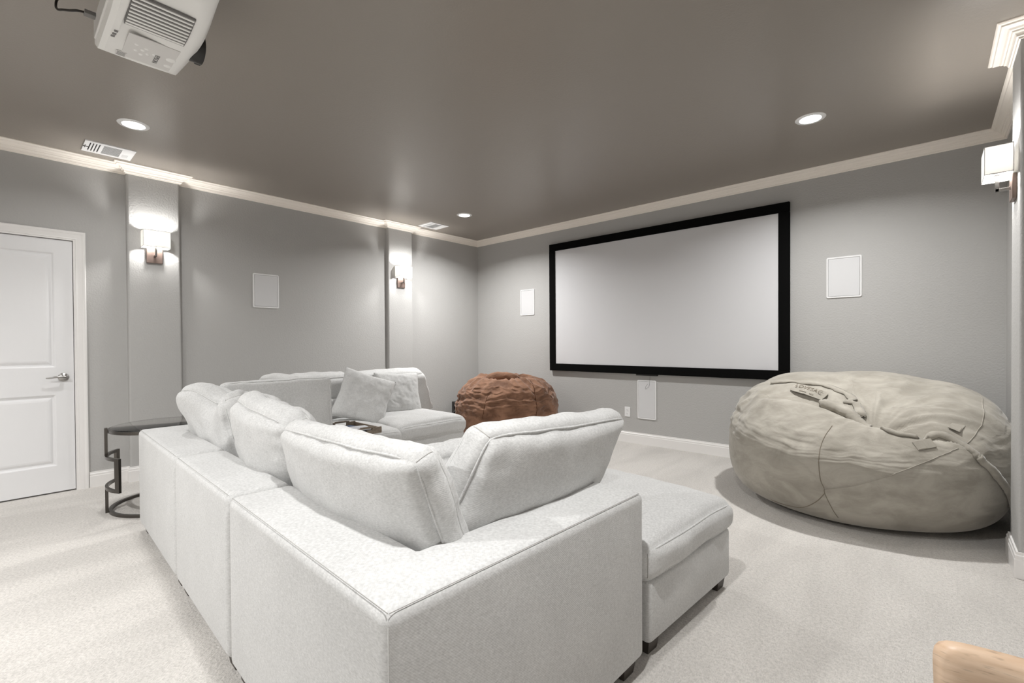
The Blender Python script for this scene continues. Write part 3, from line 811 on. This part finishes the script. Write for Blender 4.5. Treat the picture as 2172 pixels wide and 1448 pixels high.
# ------------------------------------------------------------------ tray with reading matter
tr = thing('serving_tray', 'grey wooden serving tray with cut-out handles on the far row seat', 'tray', (-3.435, 1.915, .475))
a, b, hh = .20, .13, .055
bx('tray_bottom', -a, a, -b, b, 0, .008, M['traywood'], tr)
for s in (-1, 1): bx('tray_side', -a, a, s*b-.005, s*b+.005, .008, .040, M['traywood'], tr, .001)
for s in (-1, 1):
    bm = bmesh.new(); x0, x1 = s*a-.006, s*a+.006
    box(bm, x0, x1, -b, -.05, 0, .048); box(bm, x0, x1, .05, b, 0, .048); box(bm, x0, x1, -.05, .05, 0, .022); box(bm, x0, x1, -.05, .05, .046, .060)
    box(bm, x0, x1, -.075, -.05, .048, .056); box(bm, x0, x1, .05, .075, .048, .056)
    obj('tray_end', bm, M['traywood'], tr)
t = bx('magazine', -.14, .12, -.10, .10, 0, .012, M['bluepaper'], None, loc=(-3.47, 1.91, .484), rot=(0, 0, .12)); tag(t, 'dark blue magazine lying in the wooden tray', 'magazine')
bx('pages', -.138, .118, -.098, .101, .001, .011, M['paper'], t)
t = bx('notebook', -.07, .07, -.10, .10, 0, .016, M['paper'], None, .002, loc=(-3.37, 1.90, .500), rot=(0, 0, -.2)); tag(t, 'pale notebook on the magazine in the wooden tray', 'book')
bx('spine', -.072, -.069, -.10, .10, 0, .016, M['traywood'], t)

# ------------------------------------------------------------------ round side table
tcx, tcy, tr_, tz = -4.27, .865, .345, .592
t = thing('side_table', 'round side table with smoked glass top and dark metal key-pattern legs', 'side table', (tcx, tcy, 0))
def ring(name, r, z, hgt, th, m_):
    return lathe(name, [(r-th, z), (r, z), (r, z+hgt), (r-th, z+hgt)], m_, t, 72)
ring('base_ring', tr_, 0.0, .020, .020, M['metal'])
ring('top_ring', tr_, tz-.028, .022, .012, M['metal'])
lathe('glass_top', [(0, tz-.010), (tr_-.014, tz-.010), (tr_-.013, tz-.002), (tr_-.018, tz), (0, tz)], M['glass'], t, 72)
def arc_bar(bm_list, a0, a1, z0, z1, r0, r1):
    n = max(2, int(abs(a1-a0)/.06)+1); V, Fc = bm_list; k = len(V)
    for i in range(n+1):
        a = a0+(a1-a0)*i/n
        for r, z in ((r0, z0), (r1, z0), (r1, z1), (r0, z1)): V.append((r*math.cos(a), r*math.sin(a), z))
    for i in range(n):
        for j in range(4): Fc.append((k+i*4+j, k+i*4+(j+1) % 4, k+(i+1)*4+(j+1) % 4, k+(i+1)*4+j))
    Fc.append((k, k+1, k+2, k+3)); Fc.append((k+n*4+3, k+n*4+2, k+n*4+1, k+n*4))
for aa in (-97, 23, 143):
    A = math.radians(aa); V, Fc = [], []; w2 = .05; r0, r1 = tr_, tr_+.018
    B = (V, Fc); hw = .64
    arc_bar(B, A-w2, A+w2, .405, tz+.004, r0, r1)
    arc_bar(B, A-hw, A+hw, .385, .405, r0, r1)
    arc_bar(B, A-hw, A-hw+2*w2, .19, .385, r0, r1); arc_bar(B, A+hw-2*w2, A+hw, .19, .385, r0, r1)
    arc_bar(B, A-hw, A+hw, .17, .19, r0, r1)
    arc_bar(B, A-w2, A+w2, 0, .17, r0, r1)
    pydata('leg', V, Fc, M['metal'], t)

# ------------------------------------------------------------------ projector
px0, px1, py0, py1, pz0, pz1 = -2.585, -1.98, .292, .585, 2.405, 2.545
p = thing('projector', 'white video projector hanging upside down from the ceiling', 'projector', ((px0+px1)/2, (py0+py1)/2, pz1))
pc = p.location
def PL(x, y, z): return (x-pc.x, y-pc.y, z-pc.z)
def proj_body():
    bm = bmesh.new()
    # cross-section rings from the exposed (lower) face up
    def outline(ix, iy0, iy1, z, bow):
        x0, x1, y0, y1 = px0+ix, px1-ix, py0+iy0, py1-iy1; pts = []
        for k in range(13): u = k/12; pts.append((x0-bow*math.sin(PI*u)*.6, y0+(y1-y0)*u))          # -x side
        for k in range(1, 13): u = k/12; pts.append((x0+(x1-x0)*u, y1+bow*math.sin(PI*u)))          # front (+y)
        for k in range(1, 13): u = k/12; pts.append((x1+bow*math.sin(PI*u)*.6, y1-(y1-y0)*u))
        for k in range(1, 12): u = k/12; pts.append((x1-(x1-x0)*u, y0))
        return [bm.verts.new(PL(x, y, z)) for x, y in pts]
    R = [outline(.055, .045, .055, pz0+.001, .006), outline(.035, .025, .035, pz0, .008), outline(.012, .008, .016, pz0+.010, .010), outline(.0, .0, .004, pz0+.030, .014), outline(.0, 0, 0, pz0+.085, .016),
         outline(.02, .012, .015, pz1-.012, .012), outline(.04, .03, .03, pz1, .008)]
    for ring in R:      # the side towards +x is bevelled off in a long curve
        for v in ring:
            X = v.co.x+pc.x
            if X > -2.27 and v.co.z+pc.z < pz0+.06: v.co.z += .38*(X+2.27)**1.5
    for a, b in zip(R[:-1], R[1:]):
        n = len(a)
        for k in range(n): bm.faces.new((a[k], a[(k+1) % n], b[(k+1) % n], b[k]))
    bm.faces.new(R[0]); bm.faces.new(R[-1]); return bm
o = obj('body', proj_body(), M['proj'], p); auto(o, 30)
# raised control panel area on the exposed face
bx('control_panel', *[v for pr_ in ((px0+.045-pc.x, px0+.25-pc.x), (py0+.075-pc.y, py1-.05-pc.y), (pz0-.0005-pc.z, pz0+.003-pc.z)) for v in pr_], M['projpanel'], p)
zf = pz0-.0018-pc.z
def pdisc(name, x, y, r, m_, sx=1):
    l_ = lathe(name, [(0, 0), (r*.8, 0), (r, .0012), (r, .003), (0, .003)], m_, p, 24, loc=(x-pc.x, y-pc.y, zf)); l_.scale = (1, sx, 1)
for (x, y) in ((-2.455, .405), (-2.435, .425), (-2.475, .425), (-2.455, .445), (-2.415, .435), (-2.44, .465), (-2.405, .400)): pdisc('button', x, y, .0075, M['proj'])
pdisc('lens_dial', -2.495, .522, .014, M['proj']); pdisc('lens_dial', -2.435, .522, .018, M['proj']); 
# vent grille near the +x side
vx0, vx1, vy0, vy1 = -2.275, -2.10, .345, .530
for k in range(9):
    x = vx0+(vx1-vx0)*k/9
    dz_ = .38*max(0, x+2.265)**1.5
    bx('vent_slat', x-pc.x, x+.011-pc.x, vy0-pc.y, vy1-pc.y, zf-.001+dz_, zf+.006+dz_, M['proj'], p)
    bx('vent_backing', x-.005-pc.x, x+.018-pc.x, vy0-pc.y-.003, vy1-pc.y+.003, zf+.0005+dz_, zf+.005+dz_+.004, M['grey'], p)
# front lens
lathe('lens_ring', [(0, 0), (.052, 0), (.056, .01), (.056, .052), (.046, .055), (.040, .03), (0, .03)], M['darkp'], p, 40, loc=PL(-2.38, py1-.012, pz0+.064), rot=(-PI/2, 0, 0))
lathe('lens_glass', [(0, 0), (.040, 0), (.030, .012), (0, .018)], M['glass'], p, 32, loc=PL(-2.38, py1+.014, pz0+.064), rot=(-PI/2, 0, 0))
bx('lens_lever', -2.43-pc.x, -2.415-pc.x, py1+.02-pc.y, py1+.045-pc.y, pz0+.02-pc.z, pz0+.045-pc.z, M['darkp'], p, .003)
# rear connector bay
bx('rear_panel', px0+.03-pc.x, px1-.03-pc.x, py0-.006-pc.y, py0+.02-pc.y, pz0+.035-pc.z, pz1-.03-pc.z, M['projpanel'], p, .003)
bx('connector', -2.515-pc.x, -2.485-pc.x, py0-.040-pc.y, py0-.002-pc.y, 2.496-pc.z, 2.512-pc.z, M['grey'], p, .002)
# ceiling mount
lathe('mount_plate', [(0, 0), (.07, 0), (.07, -.01), (.03, -.02), (.02, -.15), (0, -.15)], M['plastic'], p, 32, loc=(0, 0, ZC-pc.z))
bx('mount_bracket', -.12, .12, -.09, .09, .0, .03, M['plastic'], p, .004)
for x in (-2.17, -2.13): lathe('thumb_screw', [(0, 0), (.014, 0), (.016, .008), (.014, .02), (0, .02)], M['darkp'], p, 20, loc=PL(x, py1-.03, pz1-.005))
text('printed_name', 'EPSON', .024, M['grey'], p, (-2.468-pc.x+.0, .475-pc.y, zf-.0005+.0005), (PI, 0, PI*1.0), .0003)
bx('label_sticker', -2.545-pc.x, -2.505-pc.x, .350-pc.y, .385-pc.y, zf, zf+.001, M['projpanel'], p)
for k in range(5): bx('printed_line', -2.541-pc.x+k*.007, -2.538-pc.x+k*.007, .354-pc.y, .381-pc.y, zf-.0004, zf, M['grey'], p)
for (x, y) in ((-2.36, .330), (-2.385, .328), (-2.405, .326)): bx('printed_mark', x-.008-pc.x, x+.006-pc.x, y-.006-pc.y, y+.006-pc.y, zf+.0005, zf+.0018, M['grey'], p)
tube('cable', [PL(*q) for q in catmull([(-2.50, .256, 2.504), (-2.515, .235, 2.508), (-2.56, .215, 2.520), (-2.61, .198, 2.538), (-2.652, .188, 2.554), (-2.683, .184, 2.582), (-2.692, .192, 2.622), (-2.678, .229, 2.667), (-2.635, .27, 2.700), (-2.60, .33, ZC-.006)], 8)], .0045, M['cable'], p, 8)

# ------------------------------------------------------------------ bean bags
def sm(a, b, x):
    t_ = max(0., min(1., (x-a)/(b-a))); return t_*t_*(3-2*t_)
def seg_dist(p, a, b):
    ax, ay = a; bx_, by_ = b; dx, dy = bx_-ax, by_-ay; L2 = dx*dx+dy*dy
    t_ = max(0, min(1, ((p[0]-ax)*dx+(p[1]-ay)*dy)/L2)); qx, qy = ax+dx*t_, ay+dy*t_
    return math.hypot(p[0]-qx, p[1]-qy), t_, (p[0]-ax)*dy-(p[1]-ay)*dx
def bag_mesh(name, label, cat, m_, loc, rx, ry, hz, ez, fn, nA=360, nE=200, rot=0, pe=.9):
    V = []; Fc = []
    for j in range(nE+1):
        el = -PI/2+PI*j/nE; ce, se = math.cos(el), math.sin(el)
        cr = max(0, ce)**(ez if not isinstance(ez, tuple) else (ez[0] if el < 0 else ez[1])); sr = math.copysign(abs(se)**pe, se)
        for i in range(nA):
            az = 2*PI*i/nA
            ca, sa = math.cos(az), math.sin(az)
            x = rx*cr*ca; y = ry*cr*sa; z = hz*.46+sr*(hz*.54 if se > 0 else hz*.46)
            V.append(fn(x, y, z, az, el))
    for j in range(nE):
        for i in range(nA):
            a = j*nA+i; b = j*nA+(i+1) % nA; Fc.append((a, b, b+nA, a+nA))
    o = pydata(name, V, Fc, m_, None, True, loc, (0, 0, rot)); tag(o, label, cat)
    bvh = BVHTree.FromPolygons([Vector(v) for v in V], Fc)
    return o, bvh
def ridged(x, y, s): return 1-abs(mn.noise(Vector((x, y, s))))*2.2

# big beige bag
BB = Vector((-.42, 4.22, 0)); BR = .835; BH = .93
PIT = (.15, -.50)
VAL = [(-.44, -.32), (-.16, -.38), (.03, -.47), (.15, -.53), (.32, -.56), (.47, -.54)]      # plan of the fold, from the tag over the pit to the zip
def fbig(x, y, z, az, el):
    r = math.hypot(x, y); q = z/BH; top = sm(.42, .80, q); z0 = z
    T_ = .80 + .24*sm(-.75, .75, y)-.10 - .03*sm(.1, .8, x)*sm(.3, -.6, y) + .04*sm(-.1, -.7, x) if False else .70 + .25*sm(-.85, .55, y) + .03*sm(0, .8, -x)
    z *= 1+(T_/BH-1)*sm(.15, .8, q)
    z += top*.02*mn.noise(Vector((x*2.4, y*2.4, 3)))
    best = 9; bt = 0; bs = 0
    for k in range(len(VAL)-1):
        d, t_, s = seg_dist((x, y), VAL[k], VAL[k+1])
        if d < best: best, bt, bs = d, (k+t_)/(len(VAL)-1), s
    front = bs > 0
    dep = .035+.060*math.exp(-((bt-.6)/.28)**2)
    z -= top*dep*math.exp(-(best/(.035 if front else .13))**2)*(1-sm(.9, 1.0, bt)*.6)
    if front: z += top*.030*math.exp(-((best-.11)/.075)**2)*(1-.5*bt)
    else: z += top*.016*math.exp(-((best-.20)/.06)**2)
    dp = math.hypot(x-PIT[0], y-PIT[1]); ang = math.atan2(y-PIT[1], x-PIT[0])
    z -= top*.06*math.exp(-(dp/.30)**2)
    w_ = sm(.04, .16, dp)*(1-sm(.55, .95, dp))*(.35 if front else 1)
    z += top*w_*(.034*(ridged(math.cos(ang)*2.0+5, math.sin(ang)*2.0, dp*1.2)-.5)+.016*(ridged(math.cos(ang)*5+1, math.sin(ang)*5, dp*2.6+4)-.5))
    # wrinkles stretched along the girth, strong on the upper part
    ca, sa = math.cos(az), math.sin(az)
    wz = z0 + .10*mn.noise(Vector((ca*1.6, sa*1.6, 4))) + .05*mn.noise(Vector((ca*4, sa*4, z0*3)))
    am = sm(.30, .60, q)*(.55+.6*max(0, mn.noise(Vector((ca*2.3+9, sa*2.3, z0*3)))*2))
    gw = (ridged(ca*2.4, sa*2.4, wz*9+2)-.55)*.013*am*(1-.3*top)
    gw += mn.noise(Vector((ca*5, sa*5, wz*26)))*.006*am
    gw += mn.noise(Vector((ca*9, sa*9, wz*48)))*.0035*am
    z += top*(mn.noise(Vector((x*4+y*2, y*11-x*3, 8)))*.009+mn.noise(Vector((x*9+y*5, y*26-x*8, 5)))*.004)*sm(.05, .2, dp)
    gw += mn.noise(Vector((x*2.2, y*2.2, z0*2.2+7)))*.030
    lf = math.exp(-((az-PI*1.02)/.55)**2)*sm(.45, .72, q)
    gw += lf*mn.noise(Vector((x*6, y*14, z0*14)))*.032
    k = 1+gw/max(r, .3); x *= k; y *= k
    X = BB.x+x; Y = BB.y+y
    if X > XR-.03: X = XR-.03+.02*(1-math.exp(-(X-XR+.03)*5))
    if Y > YB-.04: Y = YB-.04+.02*(1-math.exp(-(Y-YB+.04)*5))
    lim = XR-PR-.010+(max(0, Y-RP[0][1]-.02))*1.2
    if X > lim: X = lim
    return (X-BB.x, Y-BB.y, max(0.0, z))
big, bbv = bag_mesh('bean_bag', 'huge slouching beige suede beanbag in the right corner', 'beanbag', M['suede'], BB, BR, BR, BH, (.27, .46), fbig, 420, 240)
def drape(bvh, loc, pts, lift, n=10):
    """pts: directions (az deg, height) or plan points (x,y) -> points on the surface"""
    out = []
    for kind, a, b in pts:
        if kind == 'top': h = bvh.ray_cast(Vector((a, b, 3)), Vector((0, 0, -1)))
        else:
            d = Vector((math.cos(math.radians(a)), math.sin(math.radians(a)), 0)); h = bvh.ray_cast(d*3+Vector((0, 0, b)), -d)
        if h[0] is not None: out.append(h[0]+h[1]*(lift if h[1].dot(Vector((0, 0, 1))) > -2 else lift))
    return out
def on_surf(bvh, P, lift):
    out = []
    for p_ in P:
        h = bvh.find_nearest(p_)
        n_ = h[1]
        if n_.dot(p_-Vector((0, 0, .3))) < 0: n_ = -n_
        out.append(h[0]+n_*lift)
    return out
def seam_line(o, bvh, pts, r=.002, m_=None, name='seam'):
    P = drape(bvh, None, pts, 0); P = catmull(P, 14); P = on_surf(bvh, P, r*.4)
    return tube(name, P, r, m_ or M['suede_dark'], o, 6)
M['suede_dark'] = mat('suede_seam', srgb(128, 120, 108), .9, spec=.1)
M['brown_dark'] = mat('brown_seam', srgb(84, 56, 42), .9, spec=.1)

def surf_line(o, bvh, pts, r, name='seam', m_=None):
    P = on_surf(bvh, catmull([Vector(q) for q in pts], 10), r*.5)
    return tube(name, P, r, m_ or M['suede_dark'], o, 6)
surf_line(big, bbv, [(-.046, -.641, .635), (-.08, -.755, .549), (-.088, -.826, .464), (-.086, -.838, .381), (-.079, -.823, .316), (-.064, -.814, .274), (-.062, -.805, .24), (-.032, -.776, .154), (-.002, -.734, .085)], .0022)
surf_line(big, bbv, [(-.062, -.805, .24), (-.114, -.773, .167), (-.20, -.71, .10), (-.30, -.66, .075), (-.40, -.60, .08)], .0022)
surf_line(big, bbv, [(-.064, -.813, .27), (.05, -.819, .309), (.157, -.816, .36), (.272, -.787, .42), (.389, -.72, .486), (.483, -.605, .529), (.535, -.541, .555), (.594, -.467, .605), (.638, -.298, .667), (.659, -.182, .738), (.66, .07, .81)], .0026, 'seam', M['suede'])
def ribbon(name, o, pts, wd, th, m_, bvh, off=0):
    """band of doubled cloth lying on the surface"""
    P = catmull([Vector(q) for q in pts], 12); n = len(P); V = []; Fc = []
    for i, p_ in enumerate(P):
        t_ = (P[min(i+1, n-1)]-P[max(i-1, 0)]).normalized()
        h = bvh.find_nearest(p_); nr = h[1] if h[1].dot(p_-Vector((0, 0, .35))) > 0 else -h[1]
        nr = (nr+(p_-Vector((0, 0, .35))).normalized()*.8).normalized()
        b = t_.cross(nr).normalized(); k = wd*(1+.15*mn.noise(Vector((i*.3, 1, 2))))*min(1, .35+min(i, n-1-i)*.15)
        c = h[0]+b*off
        for s_, h_ in ((-1, .0), (-1, th), (0, th*1.5), (1, th*.6), (1, 0)):
            q = c+b*k*s_*.5
            hh = bvh.find_nearest(q); V.append(hh[0]*.7+q*.3+nr*(h_+.004+.005*abs(mn.noise(Vector((i*.45, s_*2, 0))))))
    K = 5
    for i in range(n-1):
        for j in range(K): Fc.append((i*K+j, i*K+(j+1) % K, i*K+K+(j+1) % K, i*K+K+j))
    Fc += [tuple(range(K)), tuple((n-1)*K+j for j in reversed(range(K)))]
    ob = pydata(name, V, Fc, m_, o, True); return ob
ribbon('zip_flap', big, [(.192, -.60, .63), (.319, -.60, .625), (.447, -.50, .614), (.521, -.506, .592), (.585, -.517, .543), (.641, -.51, .483), (.699, -.45, .398), (.746, -.371, .306), (.775, -.28, .20)], .045, .012, M['suede'], bbv)
ribbon('top_flap', big, [(-.52, -.04, .80), (-.344, -.06, .86), (-.18, -.10, .854), (-.06, -.16, .79), (.02, -.28, .718), (.09, -.40, .68)], .06, .012, M['suede'], bbv)
ribbon('inner_fold', big, [(-.16, -.30, .74), (-.04, -.36, .71), (.06, -.43, .67), (.14, -.50, .63)], .07, .018, M['suede'], bbv)
# stitched tag with raised lettering
def tag_patch(o, bvh, cx0, cy0, ang, w2, h2):
    c = drape(bvh, None, [('top', cx0, cy0)], 0)[0]
    ex = Vector((math.cos(ang), math.sin(ang), 0))
    p1 = drape(bvh, None, [('top', cx0+ex.x*.1, cy0+ex.y*.1)], 0)[0]; p0 = drape(bvh, None, [('top', cx0-ex.x*.1, cy0-ex.y*.1)], 0)[0]
    X = (p1-p0).normalized(); ey = Vector((-ex.y, ex.x, 0))
    q1 = drape(bvh, None, [('top', cx0+ey.x*.06, cy0+ey.y*.06)], 0)[0]; q0 = drape(bvh, None, [('top', cx0-ey.x*.06, cy0-ey.y*.06)], 0)[0]
    Y = (q1-q0).normalized(); Z = X.cross(Y).normalized(); Y = Z.cross(X)
    mt = Matrix(((X.x, Y.x, Z.x, 0), (X.y, Y.y, Z.y, 0), (X.z, Y.z, Z.z, 0), (0, 0, 0, 1)))
    mt = Matrix.Translation(c+Z*.020) @ mt
    V = []; Fc = []; nx_, ny_ = 16, 6
    for s_ in (0, 1):
        for j in range(ny_+1):
            for i in range(nx_+1):
                u, v = -1+2*i/nx_, -1+2*j/ny_
                x, y = u*w2*(1-.06*v*v), v*h2*(1-.25*max(0, -u)**4-.1*max(0, u)**4)
                V.append((x, y, -.016*u*u-.006*v*v+.003*mn.noise(Vector((u*2, v*2, 5)))-(.004 if s_ else 0)))
    mm_ = (nx_+1)*(ny_+1)
    for s_ in (0, 1):
        for j in range(ny_):
            for i in range(nx_):
                a = s_*mm_+j*(nx_+1)+i; q = (a, a+1, a+nx_+2, a+nx_+1); Fc.append(q if not s_ else q[::-1])
    tp = pydata('fabric_tag', V, Fc, M['suede'], o, True); tp.matrix_local = mt
    tx = text('tag_lettering', 'LOVESAC', h2*1.0, M['suede_dark'], tp, (0.0, .010, .0005), (0, 0, 0), .0006, 1.0)
    for (x, y, w_) in ((-.02, -.030, .05), (.045, -.032, .03)): bx('tag_print', x-w_/2, x+w_/2, y-.0015, y+.0015, -.001, .0008, M['suede_dark'], tp)
    tp['label'] = 'stitched tag with raised lettering'
    return tp
tag_patch(big, bbv, -.245, -.225, math.radians(-22), .125, .046)
for (x, y, an) in ((.53, -.40, .6), (.39, -.63, .3)):
    h = bbv.find_nearest(Vector((x, y, .65 if x > .5 else .57))); nr = h[1] if h[1].z > 0 else -h[1]
    q = nr.to_track_quat('Z', 'Y').to_matrix().to_4x4() @ Matrix.Rotation(an, 4, 'Z')
    o = bx('pull_patch', -.05, .05, -.028, .028, 0, .004, M['suede'], big, .0015); o.matrix_local = Matrix.Translation(h[0]+nr*.004) @ q
    o = bx('stitching', -.046, .0, -.025, -.023, .004, .0052, M['suede_dark'], big); o.matrix_local = Matrix.Translation(h[0]+nr*.004) @ q

# brown bag
SB = Vector((-3.86, 4.20, 0))
def fbr(x, y, z, az, el):
    H_ = .75; q = z/H_; top = sm(.5, .85, q); r = max(math.hypot(x, y), 1e-3)
    g = (ridged(math.cos(az)*1.6+3, math.sin(az)*1.6, z*15)-.5)*.024*sm(.40, .62, q)*(1-.3*top)
    g += (ridged(math.cos(az)*5, math.sin(az)*5, z*26+9)-.5)*.014*sm(.35, .6, q)
    g += mn.noise(Vector((x*3, y*3, z*3+2)))*.04
    k = 1+g/max(r, .3); x *= k; y *= k
    dp = math.hypot(x, y+.05); ang = math.atan2(y+.05, x)
    z += top*(.030*(ridged(math.cos(ang)*4, math.sin(ang)*4, dp*4)-.5)*sm(.05, .2, dp) - .05*math.exp(-(dp/.25)**2) + .05*mn.noise(Vector((x*3, y*3, 1))))
    z += top*.03*math.exp(-((dp-.33)/.1)**2)
    Y = min(SB.y+y, YB-.02)
    return (x, Y-SB.y, max(z, 0))
br, brv = bag_mesh('bean_bag', 'smaller brown suede beanbag with gathered top in the far corner', 'beanbag', M['brown'], SB, .615, .62, .76, (.42, .5), fbr, 320, 180)
seam_line(br, brv, [('side', -20, .08), ('side', -16, .3), ('side', -14, .5), ('side', -12, .62), ('top', .38, .0)], .004, M['brown_dark'])
seam_line(br, brv, [('side', -72, .34), ('side', -71, .45), ('side', -70, .58)], .003, M['brown_dark'])
seam_line(br, brv, [('side', -118, .34), ('side', -119, .45), ('side', -120, .58)], .003, M['brown_dark'])
# rolled gathered cover on top
c0 = drape(brv, None, [('top', .12, -.20)], 0)[0]
dv = Vector((math.cos(.70), math.sin(.70), 0)); pts = []
V, Fc = tube_data([c0+Vector((0, 0, .048))+dv*(-.19+.38*k/24) + Vector((0, 0, -.03*((k-12)/12)**2)) for k in range(25)], lambda t_: .062*(1-.55*abs(2*t_-1)**5), 28)
V = [v+Vector((mn.noise(v*14), mn.noise(v*14+Vector((5, 0, 0))), mn.noise(v*14+Vector((9, 0, 0)))))*.012 for v in V]
pydata('rolled_cover', V, Fc, M['brown'], br, True)

# ------------------------------------------------------------------ black loudspeaker in the corner
t = thing('loudspeaker', 'black box loudspeaker on the floor between the wall outlet and brown beanbag', 'speaker', (-4.93, 4.46, 0), (0, 0, -.25))
bx('cabinet', -.12, .12, -.13, .13, 0, .345, M['darkp'], t, .006)
for z, r in ((.13, .085), (.275, .035)):
    lathe('driver', [(0, .002), (r*.35, .006), (r*.4, -.002), (r*.85, .010), (r, .008), (r*1.06, 0), (0, 0)], M['black'], t, 32, loc=(0, -.131, z), rot=(PI/2, 0, 0))
    lathe('driver_ring', [(r*1.06, 0), (r*1.12, .003), (r*1.18, 0)], M['grey'], t, 32, loc=(0, -.131, z), rot=(PI/2, 0, 0), closed=True)

# ------------------------------------------------------------------ maple chair in the foreground
t = thing('wooden_chair', 'light maple wooden chair, only its backrest corner showing at lower right', 'chair', (.194, .99, 0), (0, 0, -.14))
n = 28; V = []; Fc = []
hw, zb, zt_ = .163, .48, .788
for s_ in (0, 1):
    for j in range(n+1):
        for i in range(n+1):
            u, v = -1+2*i/n, -1+2*j/n
            # rounded corners by superellipse squeeze
            k = (abs(u)**18+abs(v)**18)**(1/18) if (u or v) else 1; m_ = max(abs(u), abs(v)); f_ = m_/k if k else 1
            uu, vv = u*f_, v*f_
            x = uu*hw*(1+.03*vv); z = (zb+zt_)/2+vv*(zt_-zb)/2
            edge = max(0, m_-.86)/.14
            y = -.175 + .035*(1-uu*uu) + (s_*2-1)*(.013*(1-edge**2.5)) - .10*(z-.45)*.35
            V.append((x, y, z))
mm_ = (n+1)**2
for s_ in (0, 1):
    for j in range(n):
        for i in range(n):
            a = s_*mm_+j*(n+1)+i; q = (a, a+1, a+n+2, a+n+1); Fc.append(q if not s_ else q[::-1])
me = bpy.data.meshes.new('backrest'); me.from_pydata(V, [], Fc); bm = bmesh.new(); bm.from_mesh(me); bmesh.ops.remove_doubles(bm, verts=bm.verts, dist=.0004)
obj('backrest', bm, M['wood'], t, True)
bx('seat', -.165, .165, -.15, .18, .43, .455, M['wood'], t, .010, 3, True)
for x in (-.138, .138):
    tube('leg', [(x, -.135, .43), (x*1.05, -.16, 0)], lambda t_: .018-.004*t_, M['wood'], t, 12)
    tube('leg', [(x, .155, .43), (x*1.05, .165, 0)], lambda t_: .018-.004*t_, M['wood'], t, 12)
    tube('back_post', [(x*.8, -.14, .44), (x*.8, -.150, .53)], .012, M['wood'], t, 10)
